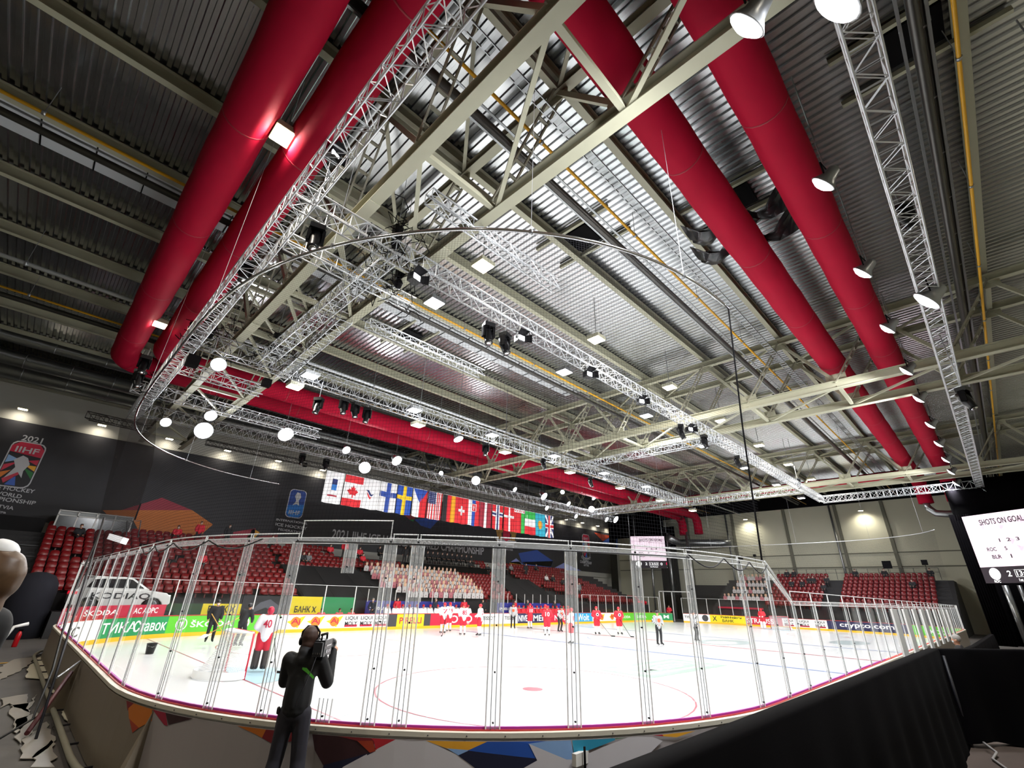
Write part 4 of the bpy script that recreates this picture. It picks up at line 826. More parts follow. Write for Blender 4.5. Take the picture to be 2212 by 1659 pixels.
for m, pts in (('f_orange', P45((222, 1102), (262, 1102), (415, 1102), (460, 1133), (432, 1157), (300, 1148), (285, 1118), (236, 1117))), ('f_mag', P45((262, 1102), (350, 1075), (415, 1102))), ('f_mag', P45((455, 1158), (552, 1141), (548, 1168), (480, 1162))), ('f_gold', P45((547, 1142), (561, 1150), (545, 1167), (530, 1166))),
 ('f_dred', P45((560, 1158), (600, 1155), (600, 1170), (550, 1170))), ('b_blue', P45((895, 1122), (955, 1115), (930, 1142), (910, 1136))), ('f_green', P45((884, 1123), (895, 1120), (893, 1127))), ('f_dred', P45((868, 1108), (900, 1112), (895, 1122), (884, 1122))),
 ('b_blue', P45((1120, 1195), (1160, 1188), (1195, 1212), (1190, 1225), (1128, 1218))), ('b_lblue', P45((1128, 1214), (1195, 1212), (1190, 1226), (1132, 1220))), ('b_lilac', P45((1100, 1216), (1115, 1206), (1130, 1220))), ('f_gold', P45((1102, 1214), (1122, 1213), (1128, 1220), (1100, 1218))), ('b_lilac', P45((1195, 1228), (1218, 1216), (1256, 1233), (1230, 1232))),
 ('f_rust', P45((1283, 1150), (1320, 1158), (1302, 1169))), ('b_lblue', P45((1322, 1158), (1334, 1160), (1334, 1185), (1302, 1170)))):
    g.use(m); put_poly(g, wm(), pts, 50)
g.build('colour_facets', None, bn)
g = MB(); A = lambda px, py: at(px, py, y=BY)
def btxt(s, p0, p1, hgt, col='lettering_grey', l=.01):
    a, b = A(*p0), A(*p1); g.use(col); put_text(g, s, lambda u, v: Vector((a.x + (b.x - a.x) * (u + .5), BY - l, a.z + (b.z - a.z) * (u + .5) + v)), 0, 0, 1, hgt)
btxt('2021', (48, 945), (92, 953), .42); 
for s, p0, p1, h in (('ICE HOCKEY', (-22, 1050), (75, 1062), .27), ('WORLD', (-14, 1063), (47, 1073), .26), ('CHAMPIONSHIP', (-60, 1070), (77, 1087), .27), ('LATVIA', (-22, 1091), (30, 1098), .24), ('Riga', (-12, 1104), (13, 1108), .22), ('INTERNATIONAL', (597, 1122), (664, 1131), .2), ('ICE HOCKEY', (595, 1132), (663, 1142), .27), ('FEDERATION', (601, 1143), (655, 1151), .2), ('2021 IIHF ICE HOCKEY WORLD CHAMPIONSHIP', (717, 1153), (1045, 1191), .95),
 ('RIGA LATVIA', (1078, 1184), (1108, 1188), .3), ('2021', (1259, 1156), (1271, 1158), .45), ('ICE HOCKEY', (1256, 1203), (1276, 1206), .45), ('WORLD', (1259, 1209), (1271, 1211), .4), ('CHAMPIONSHIP', (1253, 1213), (1278, 1217), .42), ('LATVIA', (1261, 1220), (1272, 1222), .35)):
    btxt(s, p0, p1, h)
g.build('lettering', None, bn)
def crest(x, z, w, h, kind):
    def rr(w, h, r): return [(x + sx * (w / 2 - r) + r * math.cos(a + q), z + sz * (h / 2 - r) + r * math.sin(a + q)) for sx, sz, a in ((1, 1, 0), (-1, 1, PI / 2), (-1, -1, PI), (1, -1, 1.5 * PI)) for q in (0, .5, 1.05, 1.57)]
    g = MB().use('lettering_grey'); put_poly(g, wm(.0), rr(w * 1.08, h * 1.05, w * .24), 50)
    if kind == 'blue':
        g.use('b_blue'); put_poly(g, wm(.01), rr(w, h, w * .22), 50); g.use('logo_blue'); put_poly(g, wm(.02), [(x - w * .5, z - h * .1), (x + w * .5, z + .0), (x + w * .5, z - h * .36), (x + w * .3, z - h * .5), (x - w * .3, z - h * .5), (x - w * .5, z - h * .36)], 50); g.use('lettering_grey'); put_text(g, 'IIHF', wm(.03), x, z - h * .33, w * .7, h * .15)
        put_poly(g, wm(.03), [(x - .1 * w, z + .42 * h), (x + .12 * w, z + .4 * h), (x + .22 * w, z + .25 * h), (x + .1 * w, z + .12 * h), (x + .2 * w, z - .06 * h), (x, z - .02 * h), (x - .22 * w, z - .08 * h), (x - .05 * w, z + .1 * h), (x - .18 * w, z + .26 * h)], 50)
    else:
        g.use('banner'); put_poly(g, wm(.01), rr(w, h, w * .22), 50); g.use('crimson'); put_poly(g, wm(.02), [(x - w * .5, z + h * .26), (x + w * .5, z + h * .2), (x + w * .5, z + h * .38), (x + w * .3, z + h * .5), (x - w * .3, z + h * .5), (x - w * .5, z + h * .4)], 50)
        for m, p in (('f_lblue', [(-.48, .18), (-.1, .1), (-.48, 0)]), ('crimson', [(-.48, -.05), (-.1, .05), (-.48, -.2)]), ('f_gold', [(.48, .0), (.1, .0), (.48, -.12)]), ('f_green', [(.48, -.15), (.1, -.05), (.48, -.3)]), ('crimson', [(.48, .15), (.15, .1), (.48, .02)]), ('f_orange', [(-.48, -.22), (-.2, -.15), (-.4, -.34)]), ('b_lblue', [(-.2, -.48), (0, -.25), (.12, -.48)]), ('crimson', [(-.35, -.36), (.05, -.12), (.12, -.2), (-.25, -.45)])): g.use(m); put_poly(g, wm(.02), [(x + a * w, z + b * h) for a, b in p], 50)
        g.use('lettering_grey'); put_poly(g, wm(.03), [(x - .05 * w, z + .2 * h), (x + .12 * w, z + .16 * h), (x + .26 * w, z + .02 * h), (x + .16 * w, z - .14 * h), (x + .2 * w, z - .3 * h), (x + .02 * w, z - .18 * h), (x - .3 * w, z - .34 * h), (x - .12 * w, z - .08 * h), (x - .26 * w, z + .08 * h)], 50); put_text(g, 'IIHF', wm(.03), x, z + h * .33, w * .72, h * .13)
    return g
a = A(45, 1003); crest(a.x, a.z, 1.7, 3.1, 'c').build('tournament_crest', None, bn); a = A(640, 1088); crest(a.x, a.z, 1.55, 2.6, 'blue').build('federation_crest', None, bn); a = A(1266, 1180); crest(a.x, a.z, 1.9, 3.6, 'c').build('distant_crest', None, bn)
a = A(1094, 1150); g = MB(); g.use('b_gold')
for s in (-1, 1): put_poly(g, wm(.01), [(a.x + s * p, a.z + q) for p, q in ((.5, .3), (1.5, .9), (2.1, .2), (1.7, -.8), (2.0, -1.3), (.6, -1.2), (1.0, -.3))], 50)
g.use('lettering_grey'); put_poly(g, wm(.012), [(a.x - 2.1, a.z - 1.0), (a.x + 2.1, a.z - 1.0), (a.x + 1.4, a.z - 1.6), (a.x - 1.4, a.z - 1.6)], 50); g.use('crimson'); put_poly(g, wm(.02), [(a.x - .7, a.z + 1.3), (a.x + .7, a.z + 1.3), (a.x + .7, a.z - .9), (a.x, a.z - 1.2), (a.x - .7, a.z - .9)], 50); g.use('white'); put_poly(g, wm(.03), [(a.x - .5, a.z + 1.2), (a.x + .5, a.z + 1.2), (a.x + .3, a.z + .5), (a.x - .3, a.z + .5)], 50)
g.build('coat_of_arms', None, bn)
# the wall lamps that wash the fascia
wl = T('wall_lamp', '', 'wall lamp', (0, 0, 0)); MB().box(-.28, -.22, -.02, .28, .22, .06).build('lamp_housing', 'cream_steel', wl); MB().box(-.24, -.18, -.05, .24, .18, -.02).build('lamp_glass', 'lamp_warm', wl); MB().bar((0, .2, .03), (0, .9, .05), .05, .05).build('arm', 'cream_steel', wl)
X = [-4.9, -.4, 4.1, 8.6, 13.1, 17.6, 22, 53.5, 58, 62.4, 66.8, 70.6]
for i, x in enumerate(X):
    place(wl, (x, 43.9, 13.75), 'warm lamp washing the white band above the banner, %s from the left' % ('first', 'second', 'third', 'fourth', 'fifth', 'sixth', 'seventh', 'eighth', 'ninth', 'tenth', 'eleventh', 'twelfth')[i], 'warm lamps along the far wall')
    lightobj('SPOT', (x, 43.9, 13.68), 420, (x, 45.4, 11.8), .15, (1, .93, .8), 1, 2.5)
for px, py in ((1462 + 148, 1122), (1846 + 13, 1103)):
    p = at(px, py, x=73.6); place(wl, tuple(p), 'warm lamp on the beige end wall, %s' % ('left one' if px < 1700 else 'right one'), 'warm lamps on the end wall', rz=-PI / 2); lightobj('SPOT', (p.x - .2, p.y, p.z - .1), 1500, (p.x + 1.2, p.y, p.z - 3), .15, (1, .94, .8), 1, 2.3)
# murals on the stand front
for n_, h in dict(mural_dark='#1d1f26', mural_swirl='#5a5d68', mural_green='#1f4a2a').items(): mat(n_, h, .6, noise=.25, nscale=.8)
def fm(l=0): return lambda u, v: Vector((u, 32.18 - l, v))
for x0, x1, m, lb in ((4.9, 7.1, 'mural_green', 'dark green banner strip behind the glass left of the yellow one'), (7.1, 9.3, 'ad_yellow', 'yellow banner behind the dark clad rink worker'), (9.3, 12.4, 'mural_dark', 'dark mural banner with pale swirls behind the near goal'), (12.4, 14.6, 'ad_yellow', 'large yellow banner with black letters behind the glass'), (14.6, 17.2, 'ad_dgreen', 'green banner beside the large yellow one')):
    g = MB(); g.use(m).box(x0, 32.12, .7 if m != 'mural_dark' else .4, x1, 32.18, 1.5 if x0 < 9 else 2.0)
    if m == 'ad_yellow': g.use('ink'); put_text(g, '\u0411\u0410\u041d\u041a X', fm(.08), (x0 + x1) / 2, 1.2, (x1 - x0) * .7, .4)
    if m == 'mural_dark': g.use('mural_swirl'); put_poly(g, fm(.08), [(9.6, .8), (10.4, 1.6), (11, 1.8), (11.8, 1.3), (12.3, 1.9), (11.6, .9), (10.8, 1.3)], 50)
    tag(g.build('stand_banner'), lb, 'banner')
# commentary booth
bt = T('commentary_booth', 'white framed commentary booth with windows above the left seats', 'booth', (1.2, 41, 5)); mat('booth_panel', '#8f9294', .6); mat('booth_frame', '#c9c9c8', .5); mat('booth_glass', '#2c2f33', .15)
MB().box(-.75, 41.2, 4.9, 3.3, 43.4, 6.95).build('booth_shell', 'booth_panel', bt)
g = MB(); e = MB()
for i in range(5): x = -.75 + i * 1.01; g.box(x - .04, 41.1, 4.9, x + .04, 41.2, 6.95)
for z in (4.95, 5.6, 6.6, 6.9): g.box(-.78, 41.1, z - .03, 3.33, 41.2, z + .03)
g.build('window_frame', 'booth_frame', bt)
for i in range(4): x = -.75 + i * 1.01; MB().box(x + .05, 41.16, 5.64, x + .96, 41.19, 6.56).build('window_glass', 'booth_glass', bt)
# left black areas
mat('drape_black', '#0b0a0d', .95); mat('dark_blue_drape', '#12131f', .9)
tag(MB().box(-8, 31.8, 0, .6, 32.0, 1.95).build('black_drape', 'drape_black'), 'black drape closing the space left of the white car', 'drape')
tag(MB().lathe((-.72, 30.85, 0), [(.88, 0), (.88, 2.0), (.82, 2.4), (.6, 2.75), (.2, 2.9)], (0, 0, 1), 20).build('inflatable_dome', 'dark_blue_drape'), 'dark blue rounded cover behind the white car', 'cover')
tag(MB().box(-9, 41.5, 4.5, -1.2, 41.8, 6.3).build('black_wall_cloth', 'drape_black'), 'black cloth at the top left of the far stand', 'drape')
for i in range(5): tag(MB().box(-3.4, Y0 + 1.6 * i, Z0 + DZ * 2 * i + .05, -1.1, Y0 + 1.6 * i + .3, Z0 + DZ * 2 * i + .12).build('stair_tread', 'rail_grey'), 'grey stair tread left of the red seats, %s' % pos[i], 'stair tread', 'stair treads left of the seats')
# right corner of the far hall: curtains
for (x0, y0, z0, x1, y1, z1, lb) in ((69, 32.9, 11.7, 69.3, 43.2, 15.3, 'black curtain above the small screen'), (69, 41.9, 0, 69.3, 43.2, 11.7, 'black curtain strip left of the small screen'), (69, 31.2, 0, 69.3, 34.0, 13, 'black curtain strip right of the small screen'), (53.2, -12, 9.3, 53.4, -1.8, 12.6, 'black curtain above the large screen at the right'), (53.2, -2.7, 0, 53.4, -1.5, 9.8, 'black curtain pillar left of the large screen'), (54.5, -12, 0, 54.7, -2.6, 5.0, 'black backdrop below the large screen')):
    g = MB(); n = 24; horiz = y1 - y0; vs = []
    for i in range(n + 1):
        y = y0 + horiz * i / n
        for z in (z0, z1): vs.append((x0 + .06 * math.sin(i * 2.1), y, z))
    g.add(vs, [(2 * i, 2 * i + 1, 2 * i + 3, 2 * i + 2) for i in range(n)], True); o = tag(g.build('black_curtain', 'curtain'), lb, 'curtain'); o.modifiers.new('t', 'SOLIDIFY').thickness = .05
for i, (y, r, lb) in enumerate(((37.4, .22, 'pale steel column right below the small screen'), (35.2, .15, 'thin steel column under the small screen'), (32.2, .2, 'tall steel column right of the small screen'), (29.2, .25, 'lit steel duct column beside the tall steel column'), (33.2, .08, 'narrow pole beside the tall steel column'))):
    tag(MB().tube((68 + .3 * i, y, 0), (68 + .3 * i, y, 10.5 if i < 2 else 12), r, 10).build('steel_column', 'galv'), lb, 'column')
tag(MB().box(70.5, 24.6, 0, 70.7, 31, 4.6).build('dark_hoarding', 'stand_dark'), 'dark panel left of the end stand fans', 'panel')
for i, (y, r, z) in enumerate(((-3.3, .2, 4.3), (-4.1, .14, 4.3), (-5.6, .25, 4.3), (-6.5, .16, 4.3))):
    tag(MB().tube((54, y, 0), (54, y, z), r, 10).build('steel_pipe', 'galv'), 'vertical steel pipe below the large screen, %s from its left' % pos[i], 'pipe')
# railings and speakers on top of the end stand
t = T('guard_rail', 'dark guard rail along the top of the end stand', 'railing', (71.5, 12, 5.7)); g = MB(); y = 1.5; z = EZ0 + EDZ * EN
while y < 22: g.tube((71.4, y, z - .3), (71.4, y, z + .95), .025, 5); y += 1.1
for dz in (.5, .95): g.tube((71.4, 1.5, z + dz), (71.4, 22, z + dz), .02, 5)
g.build('rail_bars', 'rail_grey', t)
for px, py, s, lb in ((1916, 1220, .85, 'black square speaker on a stand above the end stand'), (1997, 1215, .55, 'tilted black speaker on a stand at the right of the end stand'), (1600, 1205, .5, 'black loudspeaker at the left top of the end stand'), (1630, 1200, .3, 'small black spotlight above the mock fans of the end stand')):
    p = at(px, py, x=71.6); t = T('stand_speaker', lb, 'loudspeaker', tuple(p)); MB().box(p.x - .2, p.y - s / 2, p.z - s / 2, p.x + .2, p.y + s / 2, p.z + s / 2).build('speaker_box', 'black', t); MB().tube((p.x, p.y, 5.3), p, .03, 5).build('pole', 'black', t)
# ---------------------------------------------------------------- LED screens
mat('led_pale', '#e9d5e2', emit=.95); mat('led_pale2', '#dcc2d2', emit=.85); mat('led_dark', '#1c0f1c', emit=.5); mat('led_ink', '#2a1a28', emit=.1); mat('led_white', '#ffffff', emit=1.1); mat('led_red', '#d0124e', emit=.8); mat('led_green', '#2f9a52', emit=.6)
def screen(x, yl, zt, w, h, label, rot=0):
    t = T('led_screen', label, 'screen', (x, yl, zt - h)); o = Vector((x, yl, zt)); U = Vector((math.sin(rot), -math.cos(rot), 0)); Nn = Vector((-math.cos(rot), -math.sin(rot), 0))
    b = MB(); P = [o, o + U * w, o + U * w - Vector((0, 0, h)), o - Vector((0, 0, h))]; b.prism(P, -Nn, .25); b.build('cabinet', 'black', t)
    mp = lambda l: (lambda u, v: o + U * (u * w) + Vector((0, 0, -v * h)) + Nn * (.01 + l))
    g = MB().use('led_pale'); put_poly(g, mp(0), [(0, 0), (1, 0), (1, .77), (0, .77)], 5); g.use('led_dark'); put_poly(g, mp(0), [(0, .77), (1, .77), (1, 1), (0, 1)], 5); g.use('led_pale2'); random.seed(5)
    for i in range(16): a, c = random.random() * .9, random.random() * .65; put_poly(g, mp(.004), [(a, c), (a + .09, c + .03), (a + .03, c + .1)], 5)
    tm = lambda l: (lambda u, v: mp(l)(u, -v)); g.use('led_ink')
    for s, u, v, ww, hh in (('SHOTS ON GOAL', .49, .12, .56, .085), ('1  2  3', .5, .4, .25, .05), ('ROC', .24, .52, .12, .055), ('5', .42, .52, .03, .055), ('BLR', .27, .63, .12, .055), ('1', .45, .63, .015, .055), ('TOTAL', .86, .4, .12, .04), ('6', .88, .52, .025, .05), ('1', .9, .63, .015, .05)): put_text(g, s, tm(.01), u, -v, ww, hh)
    g.use('led_white')
    for s, u, v, ww, hh in (('2', .34, .87, .05, .08), ('0', .7, .87, .05, .08), ('1st Period', .52, .96, .18, .04)): put_text(g, s, tm(.01), u, -v, ww, hh)
    put_poly(g, mp(.006), [(.41, .82), (.63, .82), (.63, .92), (.41, .92)], 5); g.use('led_dark'); put_poly(g, mp(.009), [(.415, .825), (.625, .825), (.625, .915), (.415, .915)], 5); g.use('led_white'); put_text(g, '13:53', tm(.014), .52, -.87, .18, .07)
    put_poly(g, mp(.006), circ(.16, .87, .07, 18, .085), 5); g.use('led_red'); put_poly(g, mp(.006), circ(.87, .86, .065, 18, .07), 5); g.use('led_green'); put_poly(g, mp(.009), [(.82, .9), (.92, .9), (.9, .94), (.84, .94)], 5); g.use('led_white'); put_text(g, 'ROC', tm(.01), .16, -.975, .08, .035); put_text(g, 'BLR', tm(.01), .87, -.975, .08, .035)
    g.build('picture', None, t); return t
screen(66.5, 37.55, 11.62, 6.3, 4.72, 'small led score screen hanging in the far left corner', .5); screen(52, -2.3, 9.41, 5.3, 5.04, 'large led score screen cut by the right edge', -.6)
for (x, y, z) in ((67, 37, 11.6), (69, 32.6, 11.6)): tag(MB().tube((x, y, z), (x, y, 16.5), .02, 4).build('screen_cable', 'alu'), 'cable holding the small led screen, %s' % ('left' if y > 35 else 'right'), 'cable')
# ================================================================ FLAGS
for n_, h in dict(fl_white='#efeff2', fl_red='#d0202c', fl_crim='#9c2036', fl_blue='#1f4aa8', fl_navy='#1c2c66', fl_yellow='#f2c418', fl_black='#141216', fl_green='#2fae4c', fl_cyan='#2aa5c0', fl_gold='#e8a018', fl_fin='#2a4aa0').items(): mat(n_, h, .7)
R4 = lambda a, b, c, d: [(a, b), (c, b), (c, d), (a, d)]
star = lambda x, y, r, k=.4, n=5: [(x + (r if i % 2 == 0 else r * k) * math.sin(PI * i / n), y + (r if i % 2 == 0 else r * k) * math.cos(PI * i / n) * .65) for i in range(2 * n)]
leaf = [(.5, .7), (.56, .6), (.64, .63), (.62, .53), (.72, .57), (.72, .53), (.82, .5), (.68, .4), (.7, .36), (.53, .38), (.53, .28), (.47, .28), (.47, .38), (.3, .36), (.32, .4), (.18, .5), (.28, .53), (.28, .57), (.38, .53), (.36, .63), (.44, .6)]
FL = [('white flag with a small blue crest, first of the row', 'fl_white', [('fl_navy', R4(.38, .6, .66, .78)), ('logo_blue', R4(.38, .42, .66, .6)), ('fl_crim', R4(.25, .22, .75, .27))]),
 ('flag with red ends and a red maple leaf', 'fl_white', [('fl_red', R4(0, .76, 1, 1)), ('fl_red', R4(0, 0, 1, .24)), ('fl_red', leaf)]),
 ('white flag with a tricolour swoosh and pale rings', 'fl_white', [('fl_navy', [(.2, .62), (.38, .62), (.55, .5), (.72, .52), (.6, .44), (.45, .46), (.32, .56)]), ('fl_red', [(.25, .55), (.35, .5), (.5, .4), (.62, .42), (.5, .33), (.36, .4)])]),
 ('white flag with a dark blue cross', 'fl_white', [('fl_fin', R4(0, .5, 1, .68)), ('fl_fin', R4(.38, 0, .64, 1))]), ('blue flag with a yellow cross', 'fl_blue', [('fl_yellow', R4(0, .52, 1, .66)), ('fl_yellow', R4(.4, 0, .6, 1))]),
 ('white and red flag with a blue triangle on top', 'fl_white', [('fl_red', R4(.5, 0, 1, 1)), ('fl_blue', [(0, 1), (1, 1), (.5, .52)])]), ('flag with red and white stripes and a starry blue corner', 'fl_white', [('fl_red', R4(i * 2 / 13, 0, (i * 2 + 1) / 13, 1)) for i in range(7)] + [('fl_navy', R4(0, .56, .54, 1))] + [('fl_white', star(.07 + .1 * i, .6 + .07 * j, .03)) for i in range(5) for j in range(6)]),
 ('black red and yellow striped flag', 'fl_red', [('fl_black', R4(0, 0, .33, 1)), ('fl_gold', R4(.66, 0, 1, 1))]), ('red flag with a white cross in the middle', 'fl_red', [('fl_white', R4(.42, .32, .58, .68)), ('fl_white', R4(.24, .45, .76, .55))]),
 ('white blue red flag with a shield', 'fl_white', [('fl_blue', R4(.33, 0, .66, 1)), ('fl_red', R4(.66, 0, 1, 1)), ('fl_white', R4(.3, .55, .72, .86)), ('fl_red', R4(.34, .58, .68, .84)), ('fl_white', R4(.48, .62, .54, .8)), ('fl_white', R4(.42, .7, .6, .73))]), ('dark crimson flag with a narrow white stripe', 'fl_crim', [('fl_white', R4(.42, 0, .6, 1))]),
 ('red flag with a blue cross edged in white', 'fl_red', [('fl_white', R4(0, .52, 1, .72)), ('fl_white', R4(.36, 0, .64, 1)), ('fl_navy', R4(0, .58, 1, .66)), ('fl_navy', R4(.45, 0, .56, 1))]), ('red flag with a plain white cross to its edges', 'fl_red', [('fl_white', R4(0, .56, 1, .66)), ('fl_white', R4(.45, 0, .58, 1))]), ('red flag with a green side and patterned top', 'fl_red', [('fl_green', R4(.66, 0, 1, .86)), ('fl_white', R4(0, .86, 1, 1))] + [('fl_red', star(.1 + .2 * i, .93, .08)) for i in range(5)]),
 ('green white and red flag in wide bands', 'fl_white', [('fl_green', R4(0, .67, 1, 1)), ('fl_red', R4(0, 0, 1, .34))]), ('turquoise flag with a golden sun', 'fl_cyan', [('fl_gold', star(.5, .52, .3, .75, 10)), ('fl_gold', [(.25, .4), (.75, .4), (.5, .3)])]),
 ('blue flag with red and white crosses, last of the row', 'fl_navy', [('fl_white', [(0, 1), (.12, 1), (1, .08), (1, 0), (.88, 0), (0, .92)]), ('fl_white', [(1, 1), (.88, 1), (0, .08), (0, 0), (.12, 0), (1, .92)]), ('fl_white', R4(0, .4, 1, .62)), ('fl_white', R4(.36, 0, .64, 1)), ('fl_red', R4(0, .45, 1, .57)), ('fl_red', R4(.42, 0, .58, 1))])]
EX = [(150, 310), (318, 475), (475, 620), (625, 765), (770, 900), (905, 1030), (1035, 1155), (1165, 1270), (1270, 1380), (1380, 1475), (1480, 1580), (1585, 1680), (1685, 1775), (1775, 1865), (1870, 1955), (1955, 2040), (2040, 2112)]
for i, (lb, base, pat) in enumerate(FL):
    a = at(670 + EX[i][0] / 4.022, 1015 + i * 6, y=31.5).x; b = at(670 + EX[i][1] / 4.022, 1018 + i * 6, y=31.5).x; zt = 10.82; H = 2.35
    mp = lambda l: (lambda u, v, a=a, b=b: Vector((a + (b - a) * u, 31.5 + .07 * math.sin(u * 9 + i) * (1.3 - v) - l, zt - H + H * v - .05 * math.sin(u * PI) * (1 - v))))
    t = T('national_flag', lb + ' on the dark truss', 'flag', ((a + b) / 2, 31.5, zt), 'flags of the nations'); g = MB().use(base); put_poly(g, mp(0), R4(0, 0, 1, 1), .08); g.sm = True
    o = g.build('flag_cloth', None, t); o.modifiers.new('t', 'SOLIDIFY').thickness = .006
    g = MB()
    for k, (m, P) in enumerate(pat): g.use(m); put_poly(g, mp(.008 + .004 * k), P, .08)
    g.build('flag_pattern', None, t); MB().tube((a, 31.5, zt + .02), (b, 31.5, zt + .02), .02, 6).build('flag_pole', 'fl_white', t)
# ================================================================ GOALS
mat('goal_red', '#d01c3a', .35); mat('goal_white', '#eceff0', .5)
def wnet(name, th, sc):
    m = MATS['netting'].copy(); m.name = name
    for n in m.node_tree.nodes:
        if n.type == 'BSDF_DIFFUSE': n.inputs[0].default_value = (.85, .86, .87, 1)
        if n.type == 'MATH' and n.operation == 'LESS_THAN': n.inputs[1].default_value = th
    MATS[name] = m
wnet('goal_net', .27, 1)
def goal(x, y, rz, lb):
    t = T('hockey_goal', lb, 'goal', (0, 0, 0)); W = .915; H = 1.22; D = 1.1
    MB().path([(0, -W, 0), (0, -W, H), (0, W, H), (0, W, 0)], .032, 10).build('red_frame', 'goal_red', t)
    base = [(0, -W, .05)] + [(-D * math.sin(a), -W * math.cos(a) * (1.0 if abs(math.cos(a)) > .1 else 1) * 1.15, .05) for a in [PI * i / 12 for i in range(1, 12)]] + [(0, W, .05)]
    MB().path(base, .03, 8).build('base_bar', 'goal_white', t)
    top = [(0, -W, H)] + [(-.5 * math.sin(a), -W * math.cos(a) * 1.0, H) for a in [PI * i / 12 for i in range(1, 12)]] + [(0, W, H)]
    MB().path(top, .025, 8).build('top_bar', 'goal_white', t)
    vs = []; uv = []; n = 6
    for i in range(13):
        for j in range(n + 1): f = j / n; b, c = Vector(base[i]), Vector(top[i]); p = c.lerp(b, f) + Vector((0, 0, 0)); p.x += .12 * math.sin(PI * f) * (1 if 2 < i < 10 else .2); vs.append(p); uv.append((i * 5.5, j * 5))
    g = MB().add(vs, [(i * (n + 1) + j, i * (n + 1) + j + 1, (i + 1) * (n + 1) + j + 1, (i + 1) * (n + 1) + j) for i in range(12) for j in range(n)], True); g.build('goal_netting', 'goal_net', t, uv)
    g = MB().add([(p[0], p[1], p[2] + .012) for p in top], [tuple(range(13))]); g.build('top_pad', 'goal_white', t)
    vs = []
    for p in base: vs += [(p[0] * 1.03, p[1] * 1.03, .02), (p[0] * 1.02, p[1] * 1.02, .22)]
    g = MB().add(vs, [(2 * i, 2 * i + 1, 2 * i + 3, 2 * i + 2) for i in range(12)], True); g.build('bottom_skirt', 'goal_white', t)
    t.location = (x, y, .02); t.rotation_euler.z = rz; return t
goal(4, WY / 2, 0, 'near hockey goal seen from behind with a red post and white net'); goal(56, WY / 2, PI, 'far hockey goal behind the red goalkeeper')
# ================================================================ PEOPLE
mat('skin', '#c48f74', .55); mat('hair_brown', '#3a2318', .6); mat('jersey_white', '#eceaf0', .65); mat('jersey_red', '#cf1730', .6); mat('pants_red', '#c8122e', .6); mat('pants_white', '#e8e6e8', .6); mat('trouser_black', '#17171c', .7); mat('cloth_black', '#08080a', .75); mat('helmet_red', '#c8182c', .3); mat('helmet_black', '#15151a', .35); mat('skate', '#17171a', .4); mat('blade', '#c0c4c8', .25, .9); mat('mask_white', '#dfe3e6', .7); mat('suit_navy', '#1a2138', .7); mat('eye_dark', '#1a1210', .4); mat('orange', '#e8582c', .6); mat('cloth_grey', '#6c6e72', .8); mat('cloth_dark', '#1b1b20', .8); mat('trouser_charcoal', '#24222a', .8); mat('pad_brown', '#3b3230', .6)
def stripes():
    m = mat('jersey_striped', '#e8e8ea', .65).copy(); m.name = 'jersey_striped_'; nt = m.node_tree; tc = nt.nodes.new('ShaderNodeTexCoord'); wv = nt.nodes.new('ShaderNodeTexWave'); wv.inputs['Scale'].default_value = 5.5; wv.bands_direction = 'X'; cr = nt.nodes.new('ShaderNodeValToRGB'); cr.color_ramp.interpolation = 'CONSTANT'; cr.color_ramp.elements[0].color = lin('#e8e8ec'); cr.color_ramp.elements[1].color = lin('#1d1d22'); cr.color_ramp.elements[1].position = .55
    nt.links.new(tc.outputs['Object'], wv.inputs['Vector']); nt.links.new(wv.outputs['Fac'], cr.inputs[0]); nt.links.new(cr.outputs[0], nt.nodes['Principled BSDF'].inputs['Base Color']); MATS['jersey_striped'] = m
stripes()
def blob(caps, vox, sm=4):
    g = MB()
    for c in caps:
        if len(c) == 2: g.ball(c[0], c[1], 12)
        elif len(c) == 5: g.ball(c[0], c[1], 12, *c[2:])
        else:
            p, r, q, r2 = c; g.ball(p, r, 10); g.ball(q, r2, 10); g.tube(p, q, r, 10, r2)
    o = g.build('tmp'); m = o.modifiers.new('r', 'REMESH'); m.mode = 'VOXEL'; m.voxel_size = vox; s = o.modifiers.new('s', 'SMOOTH'); s.iterations = sm; s.factor = .6
    bpy.context.view_layer.update(); me = bpy.data.meshes.new_from_object(o.evaluated_get(bpy.context.evaluated_depsgraph_get())); bpy.data.objects.remove(o)
    me.materials.clear(); me.polygons.foreach_set('use_smooth', [True] * len(me.polygons)); return me
def both(f): return [x for s in (-1, 1) for x in f(s)]
def joints(pose):
    J = dict(hip=(.1, 0, .95), knee=(.12, -.03, .52), ank=(.13, .02, .1), toe=(.15, -.15, .04), sh=(.2, .01, 1.46), elb=(.29, .04, 1.19), wr=(.27, -.1, .96), hd=(0, -.01, 1.66), ch=(0, 0, 1.33), pel=(0, 0, .98))
    if pose == 'stick': J.update(elb=(.32, .03, 1.2), wr=(.16, -.27, 1.06))
    if pose == 'bent': J.update(elb=(.3, -.2, 1.1), wr=(.15, -.42, .95), sh=(.2, -.16, 1.4), hd=(0, -.27, 1.58), ch=(0, -.1, 1.28), knee=(.14, -.12, .52))
    if pose == 'seat': J.update(hip=(.1, 0, .5), pel=(0, 0, .52), knee=(.13, -.42, .5), ank=(.13, -.4, .1), toe=(.14, -.55, .04), sh=(.2, .02, .98), elb=(.27, -.06, .74), wr=(.15, -.3, .62), hd=(0, -.02, 1.19), ch=(0, .02, .86))
    if pose == 'walk': J.update(knee=(.12, -.12, .52), ank=(.13, -.02, .1))
    return J
MES = {}
def sv(v, s): return (v[0] * s, v[1], v[2])
